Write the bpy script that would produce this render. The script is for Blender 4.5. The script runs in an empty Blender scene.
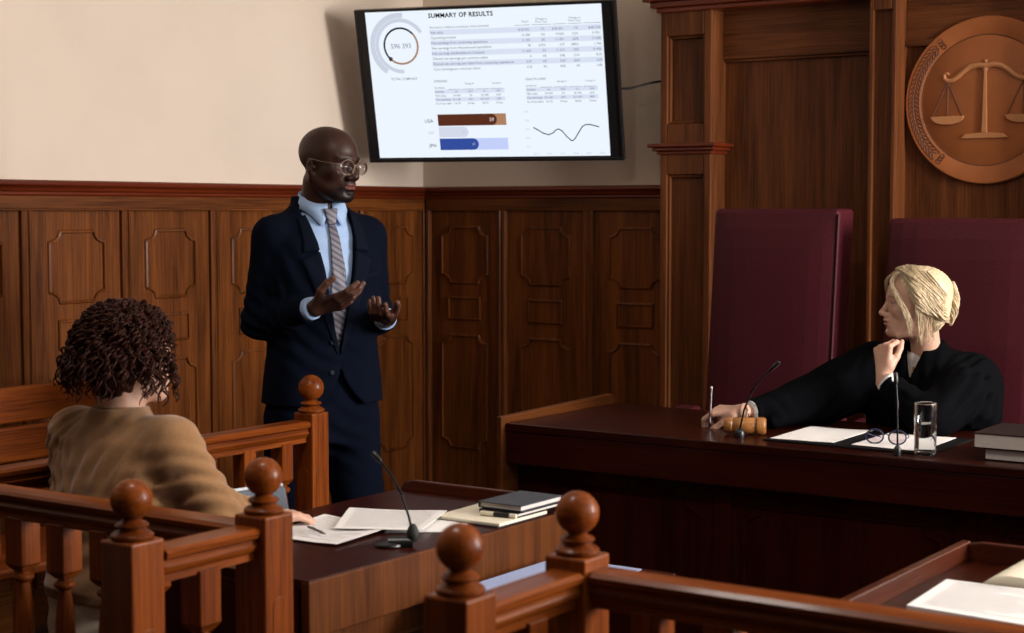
import bpy, bmesh, math, random
import numpy as np
from mathutils import Matrix, Vector
random.seed(7)
SC = bpy.context.scene
COL = SC.collection

# ------------------------------------------------------------------ camera
F_PX, CAM_H, YAW = 1650.0, 1.54, math.radians(34.5)
PITCH = math.atan((316.5 - 210) / F_PX)
cam_data = bpy.data.cameras.new('camera')
cam = bpy.data.objects.new('camera', cam_data)
COL.objects.link(cam)
cam.location = (0, 0, CAM_H)
cam.rotation_euler = (math.pi / 2 - PITCH, 0, YAW)
cam_data.sensor_width = 36.0
cam_data.lens = 36.0 * F_PX / 1024
cam_data.clip_start = 0.05
cam_data.dof.use_dof = True
cam_data.dof.focus_distance = 5.3
cam_data.dof.aperture_fstop = 4.5
SC.camera = cam

# ------------------------------------------------------------------ colour management, world
SC.view_settings.view_transform = 'Standard'
SC.view_settings.look = 'None'
SC.view_settings.gamma = 1.0
SC.view_settings.use_curve_mapping = False
SC.view_settings.exposure = 0.0
world = bpy.data.worlds.new('world')
SC.world = world
world.use_nodes = True
bg = world.node_tree.nodes['Background']
bg.inputs['Color'].default_value = (1.0, 0.86, 0.72, 1)
bg.inputs['Strength'].default_value = 0.006

# ------------------------------------------------------------------ daylight through the side windows
def window_light(y, z, w, h, power, x=2.12, color=(1.0, 0.955, 0.915), aim=None):
    d = bpy.data.lights.new('window_daylight', 'AREA')
    d.shape = 'RECTANGLE'; d.size = w; d.size_y = h
    d.energy = power; d.color = color
    o = bpy.data.objects.new('window_daylight', d)
    COL.objects.link(o)
    o.location = (x, y, z)
    direction = Vector(aim if aim else (-1, 0, -0.12)).normalized()
    o.rotation_euler = direction.to_track_quat('-Z', 'Y').to_euler()
    return o
WINDOWS = [(5.2, 2.05, 1.3, 1.9, 365), (3.0, 2.05, 1.3, 1.9, 26), (1.0, 2.05, 1.3, 1.9, 8)]
for wy, wz, ww, wh, wp in WINDOWS:
    window_light(wy, wz, ww, wh, wp)

# ------------------------------------------------------------------ materials
def new_mat(name):
    m = bpy.data.materials.new(name); m.use_nodes = True
    return m, m.node_tree, m.node_tree.nodes['Principled BSDF']

def plain(name, col, rough=0.5, metal=0.0, noise=0.0, scale=40, coat=0.0, spec=0.5, bump=0.0, sheen=0.0, stretch=(1, 1, 1)):
    m, nt, b = new_mat(name)
    b.inputs['Roughness'].default_value = rough
    b.inputs['Metallic'].default_value = metal
    b.inputs['Coat Weight'].default_value = coat
    b.inputs['Coat Roughness'].default_value = 0.15
    b.inputs['Specular IOR Level'].default_value = spec
    b.inputs['Sheen Weight'].default_value = sheen
    tc = nt.nodes.new('ShaderNodeTexCoord'); mp = nt.nodes.new('ShaderNodeMapping')
    mp.inputs['Scale'].default_value = stretch
    nz = nt.nodes.new('ShaderNodeTexNoise'); nz.inputs['Scale'].default_value = scale; nz.inputs['Detail'].default_value = 4
    nt.links.new(tc.outputs['Object'], mp.inputs['Vector']); nt.links.new(mp.outputs['Vector'], nz.inputs['Vector'])
    rp = nt.nodes.new('ShaderNodeValToRGB')
    c = Vector(col[:3])
    rp.color_ramp.elements[0].position = 0.3; rp.color_ramp.elements[1].position = 0.7
    rp.color_ramp.elements[0].color = (*(c * (1 - noise)), 1)
    rp.color_ramp.elements[1].color = (*[min(1, v) for v in (c * (1 + noise))], 1)
    nt.links.new(nz.outputs['Fac'], rp.inputs['Fac']); nt.links.new(rp.outputs['Color'], b.inputs['Base Color'])
    if bump:
        bp = nt.nodes.new('ShaderNodeBump'); bp.inputs['Strength'].default_value = bump; bp.inputs['Distance'].default_value = 0.004
        nt.links.new(nz.outputs['Fac'], bp.inputs['Height']); nt.links.new(bp.outputs['Normal'], b.inputs['Normal'])
    return m

def wood(name, dark, light, axis='z', rough=0.32, coat=0.35, coat_rough=0.18, density=1.0, bump=0.12, spec=0.4):
    """varnished timber with the grain running along the given axis (place coordinates)"""
    m, nt, b = new_mat(name)
    geo = nt.nodes.new('ShaderNodeNewGeometry')
    def mapped(across, along):
        mp = nt.nodes.new('ShaderNodeMapping')
        s = [across * density] * 3; s['xyz'.index(axis)] = along * density
        mp.inputs['Scale'].default_value = s
        nt.links.new(geo.outputs['Position'], mp.inputs['Vector'])
        return mp
    fine = nt.nodes.new('ShaderNodeTexNoise'); fine.inputs['Scale'].default_value = 1; fine.inputs['Detail'].default_value = 6
    fine.inputs['Roughness'].default_value = 0.65
    nt.links.new(mapped(190, 4).outputs[0], fine.inputs['Vector'])
    broad = nt.nodes.new('ShaderNodeTexNoise'); broad.inputs['Scale'].default_value = 1; broad.inputs['Detail'].default_value = 3
    broad.inputs['Distortion'].default_value = 0.6
    nt.links.new(mapped(17, 1.1).outputs[0], broad.inputs['Vector'])
    mix = nt.nodes.new('ShaderNodeMath'); mix.operation = 'MULTIPLY_ADD'; mix.inputs[1].default_value = 0.55
    sc = nt.nodes.new('ShaderNodeMath'); sc.operation = 'MULTIPLY'; sc.inputs[1].default_value = 0.45
    nt.links.new(broad.outputs['Fac'], sc.inputs[0])
    nt.links.new(fine.outputs['Fac'], mix.inputs[0]); nt.links.new(sc.outputs[0], mix.inputs[2])
    rp = nt.nodes.new('ShaderNodeValToRGB')
    rp.color_ramp.elements[0].position = 0.36; rp.color_ramp.elements[1].position = 0.62
    rp.color_ramp.elements[0].color = (*dark, 1); rp.color_ramp.elements[1].color = (*light, 1)
    nt.links.new(mix.outputs[0], rp.inputs['Fac']); nt.links.new(rp.outputs['Color'], b.inputs['Base Color'])
    b.inputs['Roughness'].default_value = rough
    b.inputs['Coat Weight'].default_value = coat; b.inputs['Coat Roughness'].default_value = coat_rough
    b.inputs['Specular IOR Level'].default_value = spec
    bp = nt.nodes.new('ShaderNodeBump'); bp.inputs['Strength'].default_value = bump; bp.inputs['Distance'].default_value = 0.0015
    nt.links.new(fine.outputs['Fac'], bp.inputs['Height']); nt.links.new(bp.outputs['Normal'], b.inputs['Normal'])
    return m

def woods(name, dark, light, **k):
    return {a: wood(name + '_' + a, dark, light, a, **k) for a in 'xyz'}
PANEL = woods('panelling_wood', (0.036, 0.0082, 0.0016), (0.195, 0.058, 0.0115), rough=0.42, coat=0.06, spec=0.16)
BACKW = woods('backdrop_wood', (0.042, 0.0115, 0.0032), (0.160, 0.050, 0.0150), rough=0.45, coat=0.06, spec=0.14)
TRIM = woods('moulding_wood', (0.07, 0.009, 0.0025), (0.15, 0.023, 0.0055), rough=0.3, coat=0.15, spec=0.3)
RAIL = woods('railing_wood', (0.066, 0.0115, 0.0015), (0.235, 0.054, 0.0066), rough=0.36, coat=0.09, coat_rough=0.12, spec=0.14)
BENCH = woods('bench_wood', (0.014, 0.0020, 0.0010), (0.038, 0.0056, 0.0022), rough=0.32, coat=0.14, coat_rough=0.08, spec=0.08)
APRON = woods('desk_wood', (0.042, 0.0105, 0.0022), (0.120, 0.036, 0.0075), rough=0.5, coat=0.02, spec=0.10)
M = {}
M['plaster'] = plain('painted_plaster', (0.70, 0.585, 0.485), 0.85, noise=0.03, scale=3, bump=0.05)
M['ceiling'] = plain('ceiling_paint', (0.7, 0.66, 0.6), 0.9, noise=0.02, scale=3)
M['floor'] = wood('floor_boards', (0.02, 0.009, 0.005), (0.05, 0.02, 0.01), 'y', rough=0.45, coat=0.1)
M['black_plastic'] = plain('black_plastic', (0.006, 0.006, 0.007), 0.35, noise=0.1)
M['black_metal'] = plain('black_metal', (0.012, 0.012, 0.013), 0.3, metal=0.6, noise=0.1)
M['dark_rubber'] = plain('dark_rubber', (0.008, 0.008, 0.008), 0.7, noise=0.2)
M['steel'] = plain('brushed_steel', (0.55, 0.55, 0.57), 0.25, metal=1.0, noise=0.05)
M['paper'] = plain('white_paper', (0.84, 0.82, 0.81), 0.8, noise=0.02, scale=9)
M['cream_paper'] = plain('cream_paper', (0.72, 0.66, 0.52), 0.8, noise=0.03, scale=9)
M['navy_button'] = plain('navy_button', (0.006, 0.008, 0.014), 0.6, noise=.1, spec=.15)
M['ink'] = plain('grey_print', (0.22, 0.20, 0.22), 0.8, noise=0.2, scale=60)
M['pages'] = plain('page_block', (0.62, 0.57, 0.53), 0.85, noise=0.12, scale=30, stretch=(1, 1, 40))
M['book_cover'] = plain('dark_book_cloth', (0.018, 0.010, 0.009), 0.7, noise=0.15, scale=60, spec=.12)
M['slate_cover'] = plain('slate_cover', (0.055, 0.058, 0.072), 0.7, noise=0.08, scale=50, spec=.2)
M['black_leather'] = plain('black_leather', (0.004, 0.004, 0.005), 0.6, noise=0.2, scale=90, bump=0.1, spec=.12)
M['leather'] = plain('burgundy_leather', (0.060, 0.0080, 0.0130), 0.5, noise=0.12, scale=130, bump=0.12, coat=0.0, spec=.16)
M['grey_fabric'] = plain('grey_fabric', (0.10, 0.12, 0.15), 0.8, noise=0.12, scale=120, bump=0.2)
M['light_piping'] = plain('pale_piping', (0.5, 0.52, 0.55), 0.5, noise=0.05)
M['blue_card'] = plain('pale_blue_card', (0.33, 0.40, 0.62), 0.6, noise=0.05, scale=14)
M['gavel_wood'] = wood('gavel_wood', (0.23, 0.085, 0.02), (0.42, 0.18, 0.05), 'x', rough=0.3, coat=0.5)
M['medal'] = plain('bronzed_relief', (0.35, 0.110, 0.034), 0.5, noise=0.06, scale=12, metal=0.0, coat=0.0, spec=.25)
M['medal_light'] = plain('gilded_relief', (0.46, 0.195, 0.075), 0.42, noise=0.06, scale=30, coat=0.25)
M['medal_dark'] = plain('engraved_relief', (0.12, 0.040, 0.018), 0.6, noise=0.1, scale=30)
M['gold'] = plain('gold_wire', (0.75, 0.5, 0.3), 0.25, metal=1.0, noise=0.05)

def glass_mat(name, col=(1, 1, 1), ior=1.45, rough=0.0):
    m, nt, b = new_mat(name)
    b.inputs['Base Color'].default_value = (*col, 1); b.inputs['Roughness'].default_value = rough
    b.inputs['IOR'].default_value = ior; b.inputs['Transmission Weight'].default_value = 1.0
    return m
M['glass'] = glass_mat('clear_glass')
M['water'] = glass_mat('water', ior=1.33)
def thin_glass(name, col, ior=1.5, boost=1.0):
    m = bpy.data.materials.new(name); m.use_nodes = True
    nt = m.node_tree; nt.nodes.clear()
    t = nt.nodes.new('ShaderNodeBsdfTransparent'); g = nt.nodes.new('ShaderNodeBsdfGlossy'); f = nt.nodes.new('ShaderNodeLayerWeight')
    x = nt.nodes.new('ShaderNodeMixShader'); o = nt.nodes.new('ShaderNodeOutputMaterial'); k = nt.nodes.new('ShaderNodeMath')
    k.operation = 'POWER'; k.inputs[1].default_value = 2.6
    t.inputs['Color'].default_value = (*col, 1); g.inputs['Roughness'].default_value = 0.02; f.inputs['Blend'].default_value = .5
    a_ = nt.nodes.new('ShaderNodeMath'); a_.operation = 'MULTIPLY_ADD'; a_.inputs[1].default_value = .85 * boost; a_.inputs[2].default_value = .045
    nt.links.new(f.outputs['Facing'], k.inputs[0]); nt.links.new(k.outputs[0], a_.inputs[0]); nt.links.new(a_.outputs[0], x.inputs['Fac'])
    nt.links.new(t.outputs[0], x.inputs[1]); nt.links.new(g.outputs[0], x.inputs[2]); nt.links.new(x.outputs[0], o.inputs[0])
    return m
M['lens'] = thin_glass('spectacle_lens', (0.93, 0.88, 0.89))
M['tumbler'] = thin_glass('tumbler_glass', (0.95, 0.96, 0.96))
def emit_mat(name, col, strength=1.0):
    m = bpy.data.materials.new(name); m.use_nodes = True
    nt = m.node_tree; nt.nodes.clear()
    e = nt.nodes.new('ShaderNodeEmission'); o = nt.nodes.new('ShaderNodeOutputMaterial')
    e.inputs['Color'].default_value = (*col, 1); e.inputs['Strength'].default_value = strength
    nt.links.new(e.outputs[0], o.inputs[0])
    return m

# ------------------------------------------------------------------ mesh helpers
class MB:
    """collects shapes into one mesh"""
    def __init__(s): s.v = []; s.f = []; s.mi = []; s.cur = 0
    def add(s, vs, fs):
        o = len(s.v); s.v += [tuple(v) for v in vs]
        s.f += [tuple(i + o for i in f) for f in fs]; s.mi += [s.cur] * len(fs)
        return s
    def box(s, x0, x1, y0, y1, z0, z1):
        return s.add([(x0,y0,z0),(x1,y0,z0),(x1,y1,z0),(x0,y1,z0),(x0,y0,z1),(x1,y0,z1),(x1,y1,z1),(x0,y1,z1)],
                     [(0,3,2,1),(4,5,6,7),(0,1,5,4),(1,2,6,5),(2,3,7,6),(3,0,4,7)])
    def prism(s, poly, a, b, axis='z'):
        """poly: 2-D outline (counter-clockwise), pulled from a to b along axis"""
        n = len(poly)
        def P(u, w, t): return {'z': (u, w, t), 'x': (t, u, w), 'y': (u, t, w)}[axis]
        vs = [P(u, w, a) for u, w in poly] + [P(u, w, b) for u, w in poly]
        fs = [tuple(range(n))[::-1], tuple(range(n, 2 * n))] + [(i, (i + 1) % n, n + (i + 1) % n, n + i) for i in range(n)]
        return s.add(vs, fs)
    def lathe(s, prof, c=(0, 0, 0), n=28, axis='z', sq=None):
        """prof: list of (radius, height)"""
        vs = []; fs = []
        for r, h in prof:
            for k in range(n):
                a = 2 * math.pi * k / n
                u, w = r * math.cos(a), r * math.sin(a)
                p = {'z': (u, w, h), 'x': (h, u, w), 'y': (w, h, u)}[axis]
                vs.append((p[0] + c[0], p[1] + c[1], p[2] + c[2]))
        m = len(prof)
        for i in range(m - 1):
            for k in range(n):
                fs.append((i * n + k, i * n + (k + 1) % n, (i + 1) * n + (k + 1) % n, (i + 1) * n + k))
        fs.append(tuple(range(n))[::-1]); fs.append(tuple((m - 1) * n + k for k in range(n)))
        return s.add(vs, fs)
    def tube(s, pts, rad, n=8, closed=False):
        pts = [Vector(p) for p in pts]; m = len(pts)
        if not hasattr(rad, '__len__'): rad = [rad] * m
        vs = []; fs = []; up = None
        for i, p in enumerate(pts):
            if closed: t = (pts[(i + 1) % m] - pts[i - 1])
            else: t = pts[min(i + 1, m - 1)] - pts[max(i - 1, 0)]
            t = t.normalized() if t.length > 1e-9 else Vector((0, 0, 1))
            if up is None: up = t.orthogonal().normalized()
            up = (up - t * up.dot(t)); up = up.normalized() if up.length > 1e-6 else t.orthogonal().normalized()
            w = t.cross(up)
            for k in range(n):
                a = 2 * math.pi * k / n
                vs.append(p + (up * math.cos(a) + w * math.sin(a)) * rad[i])
        for i in range(m if closed else m - 1):
            j = (i + 1) % m
            for k in range(n):
                fs.append((i * n + k, i * n + (k + 1) % n, j * n + (k + 1) % n, j * n + k))
        if not closed:
            fs.append(tuple(range(n))[::-1]); fs.append(tuple((m - 1) * n + k for k in range(n)))
        return s.add(vs, fs)
    def sphere(s, c, r, n=24, m=14):
        if not hasattr(r, '__len__'): r = (r, r, r)
        vs = [(c[0], c[1], c[2] - r[2])]; fs = []
        for i in range(1, m):
            t = -math.pi / 2 + math.pi * i / m
            for k in range(n):
                a = 2 * math.pi * k / n
                vs.append((c[0] + r[0] * math.cos(t) * math.cos(a), c[1] + r[1] * math.cos(t) * math.sin(a), c[2] + r[2] * math.sin(t)))
        vs.append((c[0], c[1], c[2] + r[2])); top = len(vs) - 1
        for k in range(n):
            fs.append((0, 1 + (k + 1) % n, 1 + k)); fs.append((top, top - n + k, top - n + (k + 1) % n))
        for i in range(m - 2):
            for k in range(n):
                a = 1 + i * n
                fs.append((a + k, a + (k + 1) % n, a + n + (k + 1) % n, a + n + k))
        return s.add(vs, fs)
    def rotate(s, ang, c, axis='Z', start=0):
        R = Matrix.Rotation(ang, 3, axis); c = Vector(c)
        for i in range(start, len(s.v)): s.v[i] = tuple(R @ (Vector(s.v[i]) - c) + c)
        return s
    def build(s, name, mats, parent=None, smooth=False, bevel=0.0, origin=None, seg=2):
        me = bpy.data.meshes.new(name)
        vs = s.v
        off = Vector((0, 0, 0))
        if origin is not None and parent is None:
            off = Vector(origin); vs = [tuple(Vector(v) - off) for v in vs]
        elif parent is not None:
            base = parent
            while base.parent is not None: base = base.parent
            inv = base.matrix_basis.inverted()
            vs = [tuple(inv @ Vector(v)) for v in vs]
        me.from_pydata([tuple(v) for v in vs], [], s.f); me.update()
        if not isinstance(mats, (list, tuple)): mats = [mats]
        for m in mats: me.materials.append(m)
        me.polygons.foreach_set('material_index', s.mi)
        if smooth: me.shade_smooth()
        bm = bmesh.new(); bm.from_mesh(me); bmesh.ops.recalc_face_normals(bm, faces=bm.faces); bm.to_mesh(me); bm.free()
        o = bpy.data.objects.new(name, me); COL.objects.link(o)
        o.location = off
        if parent is not None: o.parent = parent
        if smooth:
            me.set_sharp_from_angle(angle=math.radians(40))
        if bevel:
            b = o.modifiers.new('bevel', 'BEVEL'); b.width = bevel; b.segments = seg; b.limit_method = 'ANGLE'; b.angle_limit = math.radians(30)
            b.harden_normals = False
        return o

def tag(o, label=None, cat=None, group=None, kind=None):
    if label: o['label'] = label
    if cat: o['category'] = cat
    if group: o['group'] = group
    if kind: o['kind'] = kind
    return o
def thing(name, label, cat, loc=(0, 0, 0), group=None, kind=None):
    o = bpy.data.objects.new(name, None); COL.objects.link(o); o.empty_display_size = 0.1
    o.location = loc
    return tag(o, label, cat, group, kind)
def copy_thing(src, delta, label):
    """copy of a thing, its parts and their sub-parts, moved by delta"""
    c = src.copy(); COL.objects.link(c); c.location = Vector(src.location) + Vector(delta); c['label'] = label
    for ch in list(src.children):
        d = ch.copy(); COL.objects.link(d); d.parent = c
        for g in list(ch.children):
            e = g.copy(); COL.objects.link(e); e.parent = d
    return c
# ================================================================== THE ROOM
XL, YB, XR, YF, ZC = -4.90, 6.37, 2.30, -1.2, 3.3
def structure(mb, name, mats, parent=None, **k):
    o = mb.build(name, mats, parent, **k)
    if parent is None: o['kind'] = 'structure'
    return o
structure(MB().box(XL - .15, XR + .15, YF, YB + .15, -.1, 0), 'floor', M['floor'])
structure(MB().box(XL - .15, XR + .15, YF, YB + .15, ZC, ZC + .1), 'ceiling', M['ceiling'])
wall_left = structure(MB().box(XL - .15, XL, YF, YB + .15, 0, ZC), 'wall_left', M['plaster'])
wall_back = structure(MB().box(XL, XR, YB, YB + .15, 0, ZC), 'wall_back', M['plaster'])
# window wall on the right, out of the picture, with real openings
wr = MB()
ys = sorted([(w[0] - w[2] / 2, w[0] + w[2] / 2) for w in WINDOWS])
z0w, z1w = 2.05 - .95, 2.05 + .95
wr.box(XR, XR + .15, YF, YB + .15, 0, z0w); wr.box(XR, XR + .15, YF, YB + .15, z1w, ZC)
edge = YF
for a, b in ys:
    wr.box(XR, XR + .15, edge, a, z0w, z1w); edge = b
wr.box(XR, XR + .15, edge, YB + .15, z0w, z1w)
wall_right = structure(wr, 'wall_right', PANEL['z'])
M['white_paint'] = plain('white_window_paint', (0.7, 0.68, 0.62), 0.4, noise=0.03)
for i, (a, b) in enumerate(ys):
    m = MB()
    for u, w in ((a, a + .05), (b - .05, b), ((a + b) / 2 - .02, (a + b) / 2 + .02)): m.box(XR + .04, XR + .09, u, w, z0w, z1w)
    for u, w in ((z0w, z0w + .05), (z1w - .05, z1w), (2.4, 2.44)): m.box(XR + .04, XR + .09, a + .05, b - .05, u, w)
    fr = m.build('window_%d' % (i + 1), M['white_paint']); fr['kind'] = 'structure'
    MB().box(XR + .06, XR + .066, a + .05, b - .05, z0w + .05, z1w - .05).build('pane', M['glass'], fr)

# round opal lamp on the ceiling over the well of the court, above the picture
lamp = thing('ceiling_lamp', 'round white opal lamp on the ceiling above the counsel desks', 'lamp', (-2.3, 2.2, 3.3))
MB().lathe([(.26, 3.30), (.26, 3.265), (.24, 3.255), (.001, 3.255)], (-2.3, 2.2, 0), 40).build('base_plate', M['white_paint'], lamp, smooth=True)
MB().lathe([(.001, 3.235), (.20, 3.238), (.235, 3.250), (.235, 3.256), (.001, 3.256)], (-2.3, 2.2, 0), 40).build('diffuser', emit_mat('lamp_diffuser', (1.0, 0.93, 0.84), 2.0), lamp, smooth=True)
ld = bpy.data.lights.new('lamp_light', 'AREA'); ld.shape = 'DISK'; ld.size = .44; ld.energy = 24; ld.color = (1.0, 0.92, 0.84)
lo_ = bpy.data.objects.new('lamp_light', ld); COL.objects.link(lo_); lo_.location = (-2.3, 2.2, 3.225)

# ---- wainscot: P(u, w, d) puts a point along the wall u, height w, proud of the plaster by d
def wainscot(wall, P, spans, z_top, grain_axis):
    along, up = PANEL[grain_axis], PANEL['z']
    def slab(mb, u0, u1, w0, w1, d0, d1):
        c = [P(u, w, d) for d in (d0, d1) for u, w in ((u0, w0), (u1, w0), (u1, w1), (u0, w1))]
        mb.add(c, [(0, 3, 2, 1), (4, 5, 6, 7), (0, 1, 5, 4), (1, 2, 6, 5), (2, 3, 7, 6), (3, 0, 4, 7)])
    def moulding(mb, outline, d0=.012, wd=.0085, hh=.0095):
        """a raised bead following a closed outline"""
        n = len(outline); rings = []
        cx = sum(p[0] for p in outline) / n; cz = sum(p[1] for p in outline) / n
        nor = []
        for i in range(n):
            p, q = Vector(outline[i - 1]), Vector(outline[(i + 1) % n]); t = (q - p).normalized()
            nor.append(Vector((t.y, -t.x)))
        for off, dd in ((-wd, d0 - .004), (-wd * .6, d0 + hh), (wd * .25, d0 + hh * .75), (wd, d0 - .004)):
            rings.append([P(o[0] + nn.x * off, o[1] + nn.y * off, dd) for o, nn in zip(outline, nor)])
        vs = [v for r in rings for v in r]; fs = []
        for a in range(3):
            for i in range(n):
                j = (i + 1) % n
                fs.append((a * n + i, a * n + j, (a + 1) * n + j, (a + 1) * n + i))
        mb.add(vs, fs)
    def notched(cx, w0, w1, hw, cu=.050, cw=.040):
        """rectangle whose corners step in and curve, as on the panels"""
        pts = []
        for sx, sz in ((1, -1), (1, 1), (-1, 1), (-1, -1)):
            ex, ez = cx + sx * hw, (w1 if sz > 0 else w0)
            arc = []
            for k in range(8):
                a = math.pi / 2 * k / 7
                arc.append((ex - sx * cu * math.cos(a) * 1.0 - sx * .0, ez - sz * cw * math.sin(a)))
            # concave arc centred on the corner, with a little step at both ends
            seq = [(ex - sx * (cu + .006), ez)] + [(p[0] + 0, p[1]) for p in arc] + [(ex, ez - sz * (cw + .006))]
            if sx * sz > 0: seq = seq[::-1]
            pts += seq
        return pts
    lo, hi = spans[0][0], spans[-1][1]
    for u0, u1 in spans:
        mb = MB()
        slab(mb, u0, u1, .14, z_top - .06, 0, .012)
        cx = (u0 + u1) / 2
        moulding(mb, notched(cx, 1.192, 1.460, .134))
        moulding(mb, [(cx + .092, 1.018), (cx + .092, 1.124), (cx - .092, 1.124), (cx - .092, 1.018)])
        moulding(mb, notched(cx, .40, .944, .134))
        mb.build('wainscot_panel', up, wall, smooth=False)
    for u in sorted({s[0] for s in spans} | {hi}):
        mb = MB()
        prof = [(-.025, .012), (-.025, .026), (-.019, .030), (-.008, .030), (-.004, .024), (.004, .024), (.008, .030), (.019, .030), (.025, .024), (.027, .012)]
        vs = [P(u + a, w, d) for w in (.14, 1.545) for a, d in prof]; n = len(prof)
        mb.add(vs, [(i, (i + 1) % n, n + (i + 1) % n, n + i) for i in range(n)] + [tuple(range(n)), tuple(range(n, 2 * n))])
        mb.build('stile', up, wall)
    mb = MB(); slab(mb, lo, hi, 1.545, 1.60, 0, .022); slab(mb, lo, hi, 1.537, 1.545, 0, .031)
    mb.build('frieze', along, wall, bevel=.002)
    mb = MB()
    prof = [(0, 1.592), (.024, 1.592), (.028, 1.598), (.028, 1.606), (.036, 1.612), (.040, 1.622), (.050, 1.628), (.054, 1.634), (.054, 1.645), (.048, 1.650), (0, 1.650)]
    n = len(prof)
    vs = [P(u, w, d) for u in (lo, hi) for d, w in prof]
    mb.add(vs, [(i, (i + 1) % n, n + (i + 1) % n, n + i) for i in range(n)] + [tuple(range(n)), tuple(range(n, 2 * n))])
    mb.build('cap_rail', TRIM[grain_axis], wall, bevel=0)
    mb = MB(); slab(mb, lo, hi, 0, .14, 0, .03); slab(mb, lo, hi, .14, .155, 0, .02)
    mb.build('skirting', along, wall, bevel=.003)
sp = []; y = YB
while y > 0.2: sp.append((y - .4805, y)); y -= .4805
sp = sp[::-1]
wainscot(wall_left, lambda u, w, d: (XL + d, u, w), sp, 1.6, 'y')
wainscot(wall_back, lambda u, w, d: (u, YB - d, w), [(-4.868, -4.42), (-4.42, -3.945), (-3.945, -3.465)], 1.6, 'x')
structure(MB().box(XR - .03, XR, YF, YB - .31, 0, .14).box(XR - .02, XR, YF, YB - .31, .14, .155), 'baseboard_right', PANEL['y'], bevel=.003)

# ================================================================== PANELLED BACKDROP BEHIND THE JUDGES
back = thing('panelled_backdrop', 'tall brown wood panelled backdrop with pilasters behind the burgundy chairs', 'wall panelling', (-2.134, YB - .2, 0))
CX = -2.134
for s in (1, -1):
    def X(v): return CX + (v - CX) * s
    def bx(mb, x0, x1, *r):
        a, b = sorted((X(x0), X(x1))); mb.box(a, b, *r)
    # wing field
    m = MB(); bx(m, -3.254, -2.56, 6.34, YB - .001, 0, 2.40); m.build('wing_panel', BACKW['z'], back)
    m = MB(); bx(m, -3.254, -2.56, 6.312, 6.34, 2.175, 2.40); bx(m, -3.254, -2.56, 6.322, 6.34, 2.163, 2.175)
    m.build('frieze_rail', BACKW['x'], back, bevel=.003)
    # outer pilaster: core, raised stiles and rails leaving two sunk panels
    m = MB()
    bx(m, -3.495, -3.254, 6.235, YB - .001, 0, 2.40)
    for a, b in ((-3.495, -3.462), (-3.287, -3.254)): bx(m, a, b, 6.205, 6.235, 0, 2.40)
    for a, b in ((2.275, 2.40), (1.69, 1.905), (0, .5)): bx(m, -3.462, -3.287, 6.205, 6.235, a, b)
    m.build('outer_pilaster', BACKW['z'], back, bevel=.004)
    for w0, w1 in ((1.905, 2.275), (.5, 1.69)):
        m = MB(); t = .012
        for (a, b, c, d) in ((-3.462, -3.462 + t, w0, w1), (-3.287 - t, -3.287, w0, w1), (-3.462 + t, -3.287 - t, w1 - t, w1), (-3.462 + t, -3.287 - t, w0, w0 + t)):
            bx(m, a, b, 6.215, 6.235, c, d)
        m.build('sunk_panel_bead', BACKW['z'], back, bevel=.005)
    m = MB()
    for j, (z0, z1, pr) in enumerate(((1.776, 1.790, .012), (1.790, 1.806, .026), (1.806, 1.822, .042))):
        bx(m, -3.495 - pr, -3.254 + pr, 6.205 - pr, 6.34, z0, z1)
    m.build('pilaster_moulding', TRIM['x'], back, bevel=.004)
    # inner pilaster
    m = MB()
    bx(m, -2.56, -2.449, 6.235, YB - .001, 0, 2.98)
    for a, b in ((-2.56, -2.542), (-2.467, -2.449)): bx(m, a, b, 6.215, 6.235, 0, 2.98)
    for a, b in ((2.325, 2.98), (0, .5)): bx(m, -2.542, -2.467, 6.215, 6.235, a, b)
    m.build('inner_pilaster', BACKW['z'], back, bevel=.004)
    m = MB()
    for j, (z0, z1, pr) in enumerate(((2.375, 2.395, .015), (2.395, 2.42, .035), (2.42, 2.45, .06), (2.45, 2.47, .075))):
        bx(m, -3.495 - pr, -2.561, 6.205 - pr, 6.34, z0, z1)
    m.build('wing_cornice', TRIM['x'], back, bevel=.004)
m = MB().box(-2.449, -1.819, 6.335, YB - .001, 0, 2.98); m.build('centre_panel', BACKW['z'], back)
m = MB().box(-2.449, -1.819, 6.31, 6.335, 2.185, 2.21).box(-2.449, -1.819, 6.322, 6.335, 2.21, 2.98); m.build('centre_frieze', BACKW['x'], back, bevel=.003)
m = MB()
for z0, z1, pr in ((2.98, 3.01, .02), (3.01, 3.05, .05), (3.05, 3.08, .08)): m.box(-2.56 - pr, -1.708 + pr, 6.215 - pr, YB - .001, z0, z1)
m.build('centre_cornice', TRIM['x'], back, bevel=.004)

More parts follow.
